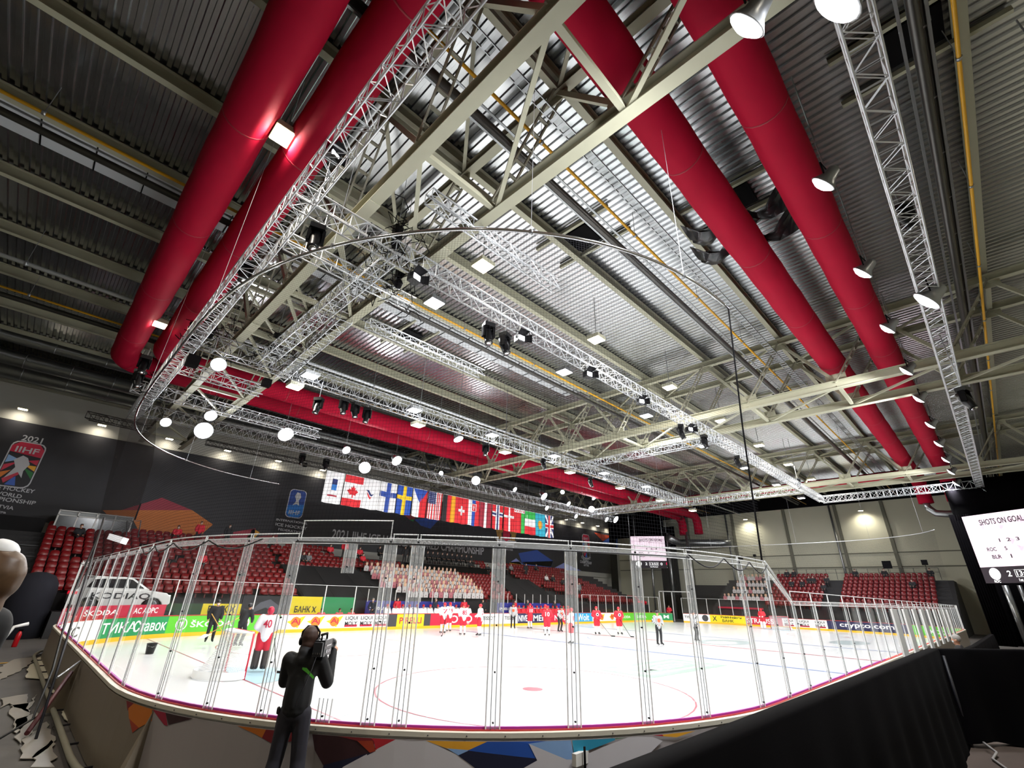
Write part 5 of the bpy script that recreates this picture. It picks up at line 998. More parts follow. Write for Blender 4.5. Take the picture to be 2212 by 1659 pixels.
def figure_meshes(pose, bulk, vox):
    key = (pose, bulk, vox)
    if key in MES: return MES[key]
    J = joints(pose); k = bulk; hd = Vector(J['hd']); ch = Vector(J['ch']); pel = Vector(J['pel']); nk = hd - Vector((0, -.01, .14)); m = {}
    hz = lambda s: Vector(sv(J['wr'], s)) + (Vector(sv(J['wr'], s)) - Vector(sv(J['elb'], s))).normalized() * .09
    m['body'] = blob([(hd, .098, .82, .98, 1.22), (hd + Vector((0, -.1, -.02)), .02), (hd + Vector((0, -.03, -.07)), .065, .8, .9, 1), (nk, .055, nk - Vector((0, 0, .08)), .06), (ch, .15, .95, .65, 1), (ch, .12, pel, .12)] + both(lambda s: [(sv(J['sh'], s), .06, sv(J['elb'], s), .045), (sv(J['elb'], s), .045, sv(J['wr'], s), .03), (sv(J['wr'], s), .032, hz(s), .034), (hz(s) + Vector((-.03 * s, -.03, -.0)), .014), (sv(J['hip'], s), .09, sv(J['knee'], s), .06), (sv(J['knee'], s), .058, sv(J['ank'], s), .04), (sv(J['ank'], s), .045, sv(J['toe'], s), .035), (hd + Vector((.082 * s, .01, -.01)), .022)]), min(vox, .02), 2)
    m['jersey'] = blob([(ch, .17 * k, 1, .72, 1.1), (ch, .16 * k, pel - Vector((0, 0, .04)), .165 * k), (nk - Vector((0, 0, .08)), .085)] + both(lambda s: [(sv(J['sh'], s), .095 * k, sv(J['elb'], s), .075 * k), (sv(J['elb'], s), .075 * k, sv(J['wr'], s), .055 * k), (ch, .14 * k, sv(J['sh'], s), .09 * k)]), vox)
    m['pants'] = blob([(pel - Vector((0, 0, .06)), .15 * k, 1, .8, .8)] + both(lambda s: [(sv(J['hip'], s), .125 * k, tuple(Vector(sv(J['hip'], s)).lerp(Vector(sv(J['knee'], s)), .85)), .1 * k)]), vox)
    m['trousers'] = blob([(pel - Vector((0, 0, .05)), .14 * k, 1, .8, .8)] + both(lambda s: [(sv(J['hip'], s), .105 * k, sv(J['knee'], s), .08 * k), (sv(J['knee'], s), .08 * k, sv(J['ank'], s), .062 * k)]), vox)
    m['socks'] = blob(both(lambda s: [(sv(J['knee'], s), .075 * k, sv(J['ank'], s), .055 * k)]), vox)
    m['shoes'] = blob(both(lambda s: [(Vector(sv(J['ank'], s)) + Vector((0, 0, .02)), .058, sv(J['toe'], s), .045), (Vector(sv(J['ank'], s)) + Vector((0, .04, -.05)), .045)]), min(vox, .025), 2)
    m['helmet'] = blob([(hd + Vector((0, .012, .045)), .118, .88, 1.05, .95)], .018, 2); m['hair'] = blob([(hd + Vector((0, .02, .035)), .108, .88, 1.0, 1.08)], .018, 2)
    m['gloves'] = blob(both(lambda s: [(sv(J['wr'], s), .06, hz(s), .065)]), min(vox, .025), 2)
    g = MB()
    for s in (-1, 1): g.ball((hd.x + .032 * s, hd.y - .092, hd.z + .005), .011, 6)
    g.box(hd.x - .025, hd.y - .1, hd.z - .062, hd.x + .025, hd.y - .09, hd.z - .056); o = g.build('e'); m['eyes'] = o.data; bpy.data.objects.remove(o)
    m['mask'] = blob([(hd + Vector((0, -.055, -.045)), .062, .95, .8, .85)], .016, 2)
    g = MB()
    for s in (-1, 1): a = Vector(sv(J['ank'], s)); b = Vector(sv(J['toe'], s)); g.bar((a.x, a.y + .08, a.z - .12), (b.x, b.y - .02, a.z - .12), .01, .04); g.bar((a.x, a.y, a.z - .09), (a.x, a.y, a.z - .04), .03, .03)
    o = g.build('b'); m['blades'] = o.data; bpy.data.objects.remove(o)
    MES[key] = m; return m
MCOL = {}
def colored(me, key, m):
    if (key, m) not in MCOL: c = me.copy(); c.materials.clear(); c.materials.append(mm(m)); MCOL[(key, m)] = c
    return MCOL[(key, m)]
def person(loc, rz, label, pose='down', bulk=1.0, vox=.035, parts=(), group=None, z=None, h=1.0, extra=None):
    """parts: (part name, mesh key, material)"""
    ms = figure_meshes(pose, bulk, vox); t = T('person', label, 'person', (loc[0], loc[1], loc[2] if len(loc) > 2 else .02), group)
    body = None
    for nm, k, m in (('body', 'body', 'skin'),) + tuple(parts):
        o = bpy.data.objects.new(nm, colored(ms[k], (pose, bulk, vox, k), m)); COL.objects.link(o); o.parent = t
    if extra: extra(t)
    t.rotation_euler.z = rz; t.scale = (h, h, h); return t
def number(s, m='crimson', back=True, z=1.28, w=.3, hh=.26, r=.2, y=None):
    def f(t):
        g = MB().use(m); sg = 1 if back else -1; loc = t.location
        put_text(g, s, lambda u, v: Vector((loc.x + (-sg) * (-1) * u * (1 if back else 1) * (-1 if back else 1) * -1 if False else loc.x + (-u if back else u), loc.y + sg * (math.sqrt(max(.001, r * r - u * u * .8)) + .005), loc.z + v)), 0, z, w, hh); g.build('jersey_number', None, t)
    return f
def emblem(m1, m2=None, z=1.27, r=.19):
    def f(t):
        loc = t.location; g = MB()
        for k, (m, q) in enumerate(((m1, .11), (m2, .06))):
            if m: g.use(m); put_poly(g, lambda u, v: Vector((loc.x + u, loc.y - math.sqrt(max(.001, r * r - u * u)) - .004 * (k + 1), loc.z + v)), circ(0, z, q, 12), .05)
        g.build('chest_emblem', None, t)
    return f
WHITE = (('helmet', 'helmet', 'helmet_red'), ('jersey', 'jersey', 'jersey_white'), ('pants', 'pants', 'pants_red'), ('socks', 'socks', 'jersey_white'), ('gloves', 'gloves', 'helmet_red'), ('skates', 'shoes', 'skate'), ('blades', 'blades', 'blade'), ('face_details', 'eyes', 'eye_dark'))
RED = (('helmet', 'helmet', 'helmet_red'), ('jersey', 'jersey', 'jersey_red'), ('pants', 'pants', 'pants_red'), ('socks', 'socks', 'pants_white'), ('gloves', 'gloves', 'helmet_red'), ('skates', 'shoes', 'skate'), ('blades', 'blades', 'blade'), ('face_details', 'eyes', 'eye_dark'))
REF = (('helmet', 'helmet', 'helmet_black'), ('striped_shirt', 'jersey', 'jersey_striped'), ('trousers', 'trousers', 'trouser_black'), ('skates', 'shoes', 'skate'), ('blades', 'blades', 'blade'), ('face_details', 'eyes', 'eye_dark'))
def stick(p, q, lb, m='black', blade=True):
    p, q = Vector(p), Vector(q); t = T('hockey_stick', lb, 'hockey stick', tuple(p)); MB().bar(p, q, .028, .02).build('shaft', m, t); d = (q - p); d.z = 0; d.normalize()
    MB().bar(q, q + d * .28, .012, .07).build('blade', 'black', t)
ZI = .12
PL = [((19.3, 23.85), 'white shirted player with 7 on the back, left of the group of four', '7', 2.9), ((20.6, 24.9), 'white shirted player with 19 on the back, behind the left one of the group', '19', 3.0), ((19.6, 22.2), 'white shirted player with 85 on the back in the middle of the group', '85', 2.8), ((20.4, 21.5), 'white shirted player with 7 on the back, right end of the group', '7', 3.6)]
for (x, y), lb, n, rz in PL: person((x, y, ZI), rz, lb, 'stick', 1.18, parts=WHITE, extra=number(n, r=.2))
person((21.7, 15.1, ZI), 3.5, 'white shirted player with 12 on the back, alone behind a glass splice', 'stick', 1.18, parts=WHITE, extra=number('12'))
for (x, y), lb, rz, ps in (((28.8, 24.8), 'red player with legs apart before the dark blue board', 2.9, 'stick'), ((27.8, 22.3), 'red player turned sideways right of the one before the blue board', 1.2, 'stick'), ((29.2, 18.6), 'red player facing the camera, left one of two standing alone', -.6, 'stick'), ((30.9, 17.8), 'red player facing the camera, right one of two standing alone', -.7, 'stick'), ((24.6, 19.4), 'red player partly hidden by a glass splice', 2.4, 'stick')):
    person((x, y, ZI), rz, lb, ps, 1.18, parts=RED, extra=emblem('jersey_white', 'suit_navy', r=.22) if rz < 0 else number('10', 'jersey_white'))
for (x, y), lb, rz, ps in (((27.4, 25.35), 'referee with an orange chest emblem standing before the white board', -.7, 'down'), ((28.5, 21.5), 'referee bending forward beside the red players', -.2, 'bent'), ((26, 12.0), 'linesman standing nearest to the camera with hands together', -.5, 'stick'), ((31.0, 12.1), 'linesman striding behind a glass splice right of the near linesman', .9, 'walk')):
    person((x, y, ZI), rz, lb, ps, 1.0, parts=REF, extra=emblem('orange', None, r=.16 if ps != 'bent' else .27))
for a, b, lb in (((19.2, 23.5, 1.15), (18.6, 23.0, .05), 'stick of the left white player'), ((20.5, 21.2, 1.15), (20.9, 21.6, .05), 'stick of the white player at the right end of the group'), ((29.0, 18.4, 1.1), (29.6, 17.7, .05), 'stick of the left red player standing alone'), ((30.7, 17.6, 1.1), (30.7, 16.8, .05), 'stick of the right red player standing alone')): stick(a, b, lb)
# goalkeepers
def goalie_extra(cols, num, nc):
    def f(t):
        loc = t.location; g = MB().use(cols)
        for s in (-1, 1): g.box(loc.x + s * .14 - .11, loc.y - .19, loc.z - .02, loc.x + s * .14 + .11, loc.y + .02, loc.z + .6)
        o = g.build('leg_pads', None, t); b = o.modifiers.new('b', 'BEVEL'); b.width = .05; b.segments = 3
        g = MB().use(nc).ball((loc.x, loc.y - .01, loc.z + 1.68), .12, 12, .9, 1.05, 1.15); g.build('goalie_mask', None, t)
        number(num, nc, True, 1.3, .26, .24, .235)(t)
    return f
GW = (('jersey', 'jersey', 'jersey_white'), ('pants', 'pants', 'pants_red'), ('socks', 'socks', 'pad_brown'), ('gloves', 'gloves', 'crimson'), ('skates', 'shoes', 'skate'), ('blades', 'blades', 'blade'))
person((4.78, 14.75, ZI), 2.75, 'white shirted goalkeeper with 40 on the back beside the near goal', 'stick', 1.3, .025, GW, extra=goalie_extra('pad_brown', '40', 'crimson'))
GR = (('jersey', 'jersey', 'jersey_red'), ('pants', 'pants', 'pants_red'), ('socks', 'socks', 'pants_white'), ('gloves', 'gloves', 'pants_white'), ('skates', 'shoes', 'skate'))
person((55.4, 15.9, ZI), -PI / 2, 'red goalkeeper with white pads before the far goal', 'stick', 1.3, .035, GR, extra=goalie_extra('pants_white', '1', 'jersey_red'))
stick((5.0, 14.5, 1.0), (5.15, 14.25, .06), 'black goalkeeper stick beside the near goal', 'black')
# rink workers
WK = (('cap', 'helmet', 'helmet_black'), ('jacket', 'jersey', 'cloth_dark'), ('trousers', 'trousers', 'cloth_dark'), ('skates', 'shoes', 'skate'), ('face_mask', 'mask', 'mask_white'))
person((5.8, 24.4, .1), -.2, 'rink worker in dark clothes with a yellow handled shovel and face mask', 'walk', 1.05, .03, WK); person((6.3, 21.9, .1), 2.2, 'rink worker in dark clothes bending behind the near goal', 'bent', 1.05, .03, WK)
mat('wood_yellow', '#d8a850', .5)
for p, q, lb in (((5.55, 24.15, 1.3), (6.4, 23.3, .06), 'yellow handled ice shovel of the left rink worker'), ((6.0, 21.6, 1.25), (5.2, 22.6, .55), 'white bladed snow shovel of the bending rink worker')):
    t = T('ice_shovel', lb, 'shovel', p); MB().tube(p, q, .018, 6).build('handle', 'wood_yellow', t); d = (Vector(q) - Vector(p)).normalized(); MB().bar(Vector(q), Vector(q) + d * .35, .5, .03).build('scoop', 'goal_white' if 'white' in lb else 'black', t)
t = T('bucket', 'black plastic bucket standing on the ice left of the near goal', 'bucket', (3.0, 21.4, .02)); MB().lathe((3.0, 21.4, .02), [(.13, 0), (.135, .01), (.18, .36), (.19, .37), (.17, .37), (.125, .03)], n=20).build('pail', 'black_gloss', t); MB().path([(3.0 - .18, 21.4, .38), (3.0 - .12, 21.28, .3), (3.0, 21.22, .26), (3.12, 21.28, .3), (3.18, 21.4, .38)], .006, 5).build('bail_handle', 'alu_dull', t)
# benches
for x0, x1, lb in ((17.8, 27.6, 'players bench of the white team'), (31.6, 41, 'players bench of the red team')):
    t = T('players_bench', 'long ' + lb, 'bench', (x0, 30, 0)); MB().box(x0, 29.85, .68, x1, 30.3, .76).build('bench_seat', 'wood_yellow', t); MB().box(x0, 29.25, 0, x1, 31.5, .3).build('bench_floor', 'rubber', t)
    o = MB().box(x0, 31.55, .5, x1, 31.62, 1.82); o = o.build('bench_wall', 'x' if False else 'bench_blue' if 'bench_blue' in MATS else mat('bench_blue', '#2a2f8f', .5)); tag(o, 'blue advertising wall behind the ' + lb, 'advertising wall'); g = MB().use('ad_white')
    for i in range(4): c_ = x0 + (x1 - x0) * (i + .5) / 4; put_text(g, 'crypto.com', lambda u, v: Vector((u, 31.52, v)), c_, 1.25, 1.9, .36)
    g.build('lettering', None, o)
    for i in range(int((x1 - x0) / 1.2) + 1):
        x = x0 + i * 1.2; tag(MB().bar((x, 31.4, 1.75), (x, 31.4, 2.62), .05, .05).build('stanchion_post', 'post_white'), 'slim white post above the blue wall of the ' + lb, 'post', 'posts above the wall of the ' + lb)
    tag(MB().add([(x0, 31.4, 1.75), (x1, 31.4, 1.75), (x1, 31.4, 2.6), (x0, 31.4, 2.6)], [(0, 1, 2, 3)]).build('safety_glass', 'rink_glass'), 'glass behind the ' + lb, 'glass pane')
random.seed(11)
def bench_row(x0, x1, n, parts, nm, ps):
    for i in range(n):
        x = x0 + (x1 - x0) * (i + .5) / n + random.uniform(-.08, .08); person((x, 30.0, .3), random.uniform(-.35, .35), nm, ps, 1.18, .04, parts, group=nm)
S = lambda P: tuple(p for p in P if p[0] not in ('blades',))
bench_row(18.4, 27.0, 13, S(WHITE), 'seated player in white and red on the left bench', 'seat'); bench_row(32, 40.6, 14, S(RED), 'seated player in red on the right bench', 'seat')
SUIT = (('hair', 'hair', 'cb_grey'), ('suit_jacket', 'jersey', 'suit_navy'), ('trousers', 'trousers', 'suit_navy'), ('shoes', 'shoes', 'skate'), ('face_mask', 'mask', 'mask_white'))
STAFF = (('hair', 'hair', 'hair_brown'), ('red_jacket', 'jersey', 'jersey_red'), ('trousers', 'trousers', 'suit_navy'), ('shoes', 'shoes', 'skate'), ('face_mask', 'mask', 'mask_white'))
DARK = (('hair', 'hair', 'hair_brown'), ('jacket', 'jersey', 'cloth_dark'), ('trousers', 'trousers', 'cloth_dark'), ('shoes', 'shoes', 'skate'), ('face_mask', 'mask', 'mask_white'))
person((18.1, 30.9, .3), -.9, 'coach in a navy suit leaning forward at the left end of the white bench', 'bent', 1.1, .04, SUIT)
for x, lb, P_ in ((23.9, 'grey haired coach in a dark suit standing behind the white bench', SUIT), (20.2, 'team official in a red jacket standing behind the white bench', STAFF), (27.0, 'team official in a red jacket at the right end of the white bench', STAFF), (33.4, 'man in a red jacket standing at the left of the red bench', STAFF), (35.2, 'coach in a dark suit standing behind the red bench, left one', SUIT), (39.4, 'coach in a dark suit standing behind the red bench, right one', SUIT), (29.2, 'person in black standing between the two benches', DARK)):
    person((x, 31.0, .3), random.uniform(-.3, .3), lb, 'down', 1.05, .04, P_)
mat('salmon', '#e0606a', .6)
for i, x in enumerate((14.0, 15.3, 16.2)): person((x, 30.6, 0), .1, 'seated person in a salmon vest behind the white board, %s of three' % ('left', 'middle', 'right')[i], 'seat', 1.15, .04, (('hair', 'hair', 'hair_brown'), ('vest', 'jersey', 'salmon'), ('trousers', 'trousers', 'cloth_dark')))
# spectators: (px, py of the head, row, standing, colour, label)
SPEC = [(437, 1207, 5, 0, 'jersey_red', 'in a bright red jacket on the left seats'), (158, 1182, 9, 0, 'cloth_dark', 'in black among the leftmost seats'), (652, 1218, 7, 0, 'cloth_dark', 'in black near the stair opening, left of two'), (662, 1222, 7, 0, 'cloth_grey', 'in grey near the stair opening, right of two'), (712, 1195, 10, 0, 'jersey_red', 'in a red jacket at the top left of the stair opening'), (744, 1190, 10, 1, 'jersey_red', 'in a red jacket standing by the stair opening'), (775, 1205, 10, 0, 'jersey_red', 'in a red jacket right of the hanging splice stub'), (783, 1210, 8, 0, 'jersey_red', 'in a red jacket at the top of the cardboard fans'), (378, 1165, 11, 0, 'jersey_red', 'in red high on the left below the orange banner'), (427, 1160, 11, 1, 'jersey_red', 'in red standing on the top row at the left'), (493, 1152, 11, 1, 'cloth_dark', 'standing on the top row below the red facet'), (590, 1160, 11, 0, 'cloth_dark', 'in dark clothes on the top row right of the red facet'),
 (818, 1203, 11, 0, 'cloth_dark', 'at a table behind the cardboard fans'), (885, 1199, 11, 1, 'cloth_dark', 'in dark clothes standing left of the press desk'), (895, 1198, 11, 1, 'cb_grey', 'in a pale hoodie standing left of the press desk'), (873, 1210, 10, 1, 'cloth_dark', 'in black at the stairs left of the press desk')] + [(923 + i * 10.5, 1207 + (i * 7) % 9 - 3, 11, 0, 'cloth_dark', 'at the press desk, %s from the left' % ('first', 'second', 'third', 'fourth', 'fifth', 'sixth', 'seventh', 'eighth', 'ninth', 'tenth')[i]) for i in range(10)] + [
 (1014, 1240, 9, 0, 'cloth_dark', 'below the right end of the press desk'), (1052, 1244, 8, 0, 'cloth_dark', 'on the seats right of the cardboard fans, lower'), (1090, 1233, 9, 0, 'cloth_dark', 'on the middle right seats, left of two'), (1103, 1237, 9, 0, 'cloth_grey', 'on the middle right seats, right of two'), (1136, 1240, 8, 1, 'cloth_dark', 'standing on the stairs in the right part'), (1158, 1229, 10, 0, 'cloth_dark', 'on the top seats at the right'), (1180, 1254, 6, 0, 'cb_white', 'in white beside the right stair opening'), (1194, 1252, 6, 0, 'cloth_dark', 'in black beside the right stair opening'), (1216, 1262, 5, 0, 'cloth_dark', 'low right of the right stair opening'), (1251, 1272, 2, 1, 'cloth_grey', 'in grey striding on the lower right seats')]
for px, py, row, stand, c_, lb in SPEC:
    y = Y0 + DY * row - (.1 if not stand else .3); p = at(px, py, y=y); zf = Z0 + DZ * row; P_ = (('hair', 'hair', 'hair_brown'), ('jacket', 'jersey', c_), ('trousers', 'trousers', 'cloth_dark'), ('shoes', 'shoes', 'skate'), ('face_mask', 'mask', 'mask_white'))
    person((p.x, y, zf), random.uniform(-.3, .3), 'spectator ' + lb, 'down' if stand else 'seat', 1.02, .04, P_)
for i, (px, py, row) in enumerate(((1702, 1250, 8), (1717, 1248, 8), (1711, 1267, 5), (1735, 1269, 5), (1750, 1260, 6), (1758, 1259, 6), (1787, 1258, 6), (1781, 1276, 4), (1912, 1243, 8), (1973, 1268, 5), (1975, 1272, 5), (1848, 1240, 8), (2012, 1244, 8), (1652, 1262, 6), (1660, 1290, 3))):
    x = EX0 + EDX * row + .1; p = at(px, py, x=x); person((x, p.y, EZ0 + EDZ * row), -PI / 2 + random.uniform(-.3, .3), 'dark clad spectator on the end stand, %s' % ('top row left of the aisle', 'top row second left of the aisle', 'fourth row left of the aisle', 'fourth row beside the first', 'middle row in black', 'middle row of a pair', 'middle row nearest the aisle', 'low before the aisle', 'top row of the right block', 'bending in the right block', 'beside the bending one', 'at the top left of the right block', 'at the top right of the right block', 'beside the cardboard fans', 'below the cardboard fans')[i], 'seat', 1.02, .04, DARK)
person((59.3, 28.4, .05), -PI / 2, 'person in a red and black tracksuit standing in the open gate', 'stick', 1.15, .035, (('hair', 'hair', 'hair_brown'), ('jacket', 'jersey', 'jersey_red'), ('trousers', 'trousers', 'cloth_dark'), ('shoes', 'shoes', 'skate')))
p = at(2068, 1382, y=-1.2); person((17.85, -1.8, .04), PI, 'grey haired photographer behind the black barrier at the right', 'stick', 1.0, .03, (('hair', 'hair', 'cb_grey'), ('jacket', 'jersey', 'cloth_black'), ('trousers', 'trousers', 'cloth_black'), ('face_mask', 'mask', 'mask_white')))
# ================================================================ CARS
mat('car_white', '#e9eaec', .18); mat('car_red', '#c4102a', .18); mat('car_glass', '#15171c', .08); mat('tyre', '#121214', .7); mat('rim', '#7c7f83', .25, .8); mat('tail_red', '#e01030', .2, emit=.6); mat('head_lamp', '#ffffff', .2, emit=1.5); mat('podium', '#141317', .6)
def car(loc, rz, label, paint, word, L=4.5):
    t = T('car', label, 'car', (0, 0, 0)); k = L / 4.6; W = .92
    low = [(-2.25, .35), (-2.28, .75), (-2.2, 1.0), (-1.9, 1.05), (1.0, 1.05), (2.0, .92), (2.25, .75), (2.3, .4), (2.1, .25), (1.95, .25), (1.85, .45), (1.65, .62), (1.4, .68), (1.15, .62), (.95, .45), (.9, .25), (-.9, .25), (-1.0, .45), (-1.2, .62), (-1.42, .68), (-1.68, .62), (-1.85, .45), (-1.95, .25)]
    g = MB().prism([(x * k, -W, z) for x, z in low], (0, 1, 0), 2 * W); o = g.build('car_body', paint, t); b = o.modifiers.new('b', 'BEVEL'); b.width = .05; b.segments = 3; b.limit_method = 'ANGLE'
    roof = [(-2.1, 1.03), (-1.75, 1.55), (-1.5, 1.62), (-.2, 1.66), (.25, 1.6), (1.15, 1.05)]
    g = MB(); vs = [(x * k, -W * (.96 if z < 1.1 else .78), z) for x, z in roof] + [(x * k, W * (.96 if z < 1.1 else .78), z) for x, z in roof]; n = len(roof); g.add(vs, [tuple(range(n)), tuple(range(n, 2 * n))[::-1]] + [(i, n + i, n + (i + 1) % n, (i + 1) % n) for i in range(n)]); o = g.build('roof_shell', paint, t); b = o.modifiers.new('b', 'BEVEL'); b.width = .04; b.segments = 2
    g = MB()
    for s in (-1, 1):
        for P in ([(-1.75, 1.12), (-1.5, 1.5), (-1.0, 1.54), (-.85, 1.12)], [(-.78, 1.12), (-.9, 1.54), (-.1, 1.56), (.05, 1.12)], [(.12, 1.12), (0, 1.56), (.2, 1.53), (.85, 1.12)]): g.prism([(x * k, s * W * (.955 if z < 1.2 else .81), z) for x, z in P], (0, s, 0), .012)
    g.add([(1.12 * k, -W * .85, 1.08), (1.12 * k, W * .85, 1.08), (.32 * k, W * .7, 1.6), (.32 * k, -W * .7, 1.6)], [(0, 1, 2, 3)]); g.add([(-2.12 * k, -W * .8, 1.1), (-2.12 * k, W * .8, 1.1), (-1.8 * k, W * .7, 1.52), (-1.8 * k, -W * .7, 1.52)], [(3, 2, 1, 0)]); g.build('car_windows', 'car_glass', t)
    for x in (-1.42, 1.4):
        for s in (-1, 1):
            w_ = MB().lathe((x * k, s * (W - .16), .33), [(.24, 0), (.33, .02), (.34, .1), (.33, .19), (.22, .2)], (0, s, 0), 20).build('wheel', 'tyre', t); g = MB()
            for i in range(5): a = 2 * PI * i / 5; g.bar((x * k, s * (W + .045), .33), (x * k + .2 * math.cos(a), s * (W + .045), .33 + .2 * math.sin(a)), .05, .02)
            g.lathe((x * k, s * (W + .03), .33), [(.2, 0), (.23, .01), (.23, .02), (.2, .02)], (0, s, 0), 20); g.build('rim', 'rim', w_)
    g = MB()
    for s in (-1, 1): g.box(-2.3 * k, s * .75 - .15, .78, -2.1 * k, s * .75 + .15, .92); g.box(-2.27 * k, s * .93 - .01, .8, -1.95 * k, s * .93 + .01, .92)
    g.build('tail_light', 'tail_red', t); g = MB()
    for s in (-1, 1): g.box(1.98 * k, s * .7 - .17, .7, 2.24 * k, s * .7 + .17, .82)
    g.build('head_light', 'head_lamp', t); g = MB().use('ink' if paint == 'car_white' else 'white')
    put_text(g, word, lambda u, v: Vector((u, -W - .008, v)), -.1, .72, 2.5, .34); put_text(g, word, lambda u, v: Vector((-u, W + .008, v)), -.1, .72, 2.5, .34); g.build('side_lettering', None, t)
    t.location = loc; t.rotation_euler.z = rz; return t
tag(MB().box(.2, 29.9, 0, 5.2, 31.7, 1.15).build('car_podium', 'podium'), 'black podium under the white car', 'podium')
car((2.75, 30.8, 1.15), 0, 'white car with dark lettering displayed behind the left glass', 'car_white', 'KODIAQ', 4.3)
tag(MB().box(60.9, 33.0, 0, 63.1, 39.4, 1.0).build('car_podium', 'podium'), 'dark podium under the red car', 'podium'); g = MB().box(60.85, 33.2, .95, 60.9, 39, 1.25); o = tag(g.build('podium_sign', 'ad_blue'), 'pale blue lit strip below the red car', 'sign')
car((62, 36.0, 1.25), PI / 2 + PI * 0, 'red car with white lettering displayed beyond the far left corner', 'car_red', 'ENYAQ', 4.9).rotation_euler.z = PI / 2
# red banner above the left boards
g = MB(); band(g.use('crimson'), S_of(4.64, 28.0), C_['y'] + 1.2, .05, .09, HB + .01, HB + .52); t = g.build('rail_banner'); tag(t, 'crimson banner with white letters standing on the left corner boards', 'banner'); g = MB().use('ad_white'); s1 = C_['y'] + 1.2; s0 = S_of(4.64, 28.0); Lh = s1 - s0
for fr, tx, ww in ((.12, 'TTI', .8), (.5, '\u0160KODA', 2.3), (.86, 'AC ADPC', 1.3)): put_text(g, tx, lambda u, v: Vector((*rink(2 * (s1 - Lh * fr) - u, .04), v)), s1 - Lh * fr, HB + .26, ww, .26)
g.build('lettering', None, t)
# ================================================================ FOREGROUND BARRIER (black draped railing)
def cloth_wall(P, z0, z1, th, label, name='barrier_drape', wav=.03, z0b=None):
    g = MB(); vs = []; n = 0; acc = 0
    Q = [Vector((*p, 0)) for p in P]; seg = []
    for a, b in zip(Q[:-1], Q[1:]):
        m = max(1, int((b - a).length / .12)); seg += [a + (b - a) * i / m for i in range(m)]
    seg.append(Q[-1])
    for i, p in enumerate(seg):
        d = (seg[min(i + 1, len(seg) - 1)] - seg[max(0, i - 1)]).normalized(); nrm = Vector((d.y, -d.x, 0)); f = wav * math.sin(i * .8) + wav * .6 * math.sin(i * .33 + 1)
        zz = z1[0] + (z1[1] - z1[0]) * i / (len(seg) - 1) if isinstance(z1, tuple) else z1; zb = z0 + .04 * math.sin(i * .5)
        for off, z in ((0, zb), (0, zz - .02), (.02, zz), (th - .02, zz + .004), (th, zz - .02), (th + f * .5 + .01, zz * .6 + zb * .4), (th + f + .03, zb)): vs.append((p.x + nrm.x * off, p.y + nrm.y * off, z))
    k = 7; m = len(seg); g.add(vs, [(i * k + j, (i + 1) * k + j, (i + 1) * k + j + 1, i * k + j + 1) for i in range(m - 1) for j in range(k - 1)] + [tuple(range(k)), tuple((m - 1) * k + j for j in range(k))[::-1]], True)
    o = g.build(name, mat('drape_fabric', '#030204', .98, noise=.3, nscale=6, spec=.08)); return tag(o, label, 'drape')
cloth_wall([(-2.2, -1.6), (11.1, -1.79)], .25, 1.8, .19, 'long black cloth covered barrier sloping across the lower right'); cloth_wall([(11.12, -1.8), (12.6, -3.05)], .35, (1.8, 1.82), .2, 'black cloth turning the corner at the right end of the barrier', wav=.07)
for i, (x, y) in enumerate(((11.0, -2.02), (12.4, -3.1))): tag(MB().tube((x, y, .3), (x, y, 1.7), .025, 8).build('barrier_post', 'ink'), 'thin dark post at the %s of the black corner cloth' % ('left' if i == 0 else 'right'), 'post')
struct(MB().box(3.5, -8, 0, 40, -2.0, .3).build('floor_walkway', mat('walkway', '#4a3d35', .8, noise=.2)))
struct(MB().box(-7, -8, 0, 3.5, .3, .85).build('floor_platform', 'walkway'))
tag(MB().path([(10.9, -2.2, .42), (10.6, -2.35, .36), (10.2, -2.3, .33), (9.6, -2.5, .32), (8.8, -2.4, .32)], .018, 6).build('floor_cable', 'cb_grey'), 'pale cable on the floor at the lower right', 'cable')
tag(MB().box(13.2, -3.9, .3, 16, -2.6, .4).build('metal_ramp', 'alu_dull'), 'bright metal sheet on the floor at the right edge', 'metal sheet')
cloth_wall([(17, -1.2), (26, -1.6), (40, -1.8)], 0, 1.2, .2, 'low black cloth beyond the end of the barrier'); 
# white panels seen through the glass at the right (penalty box doors)
for i in range(9): x = 17.5 + 2.3 * i; tag(MB().box(x, -.55, HB, x + .9, -.5, 2.45).build('white_hoarding', 'post_white'), 'pale upright panel behind the right glass', 'panel', 'pale panels behind the right glass')
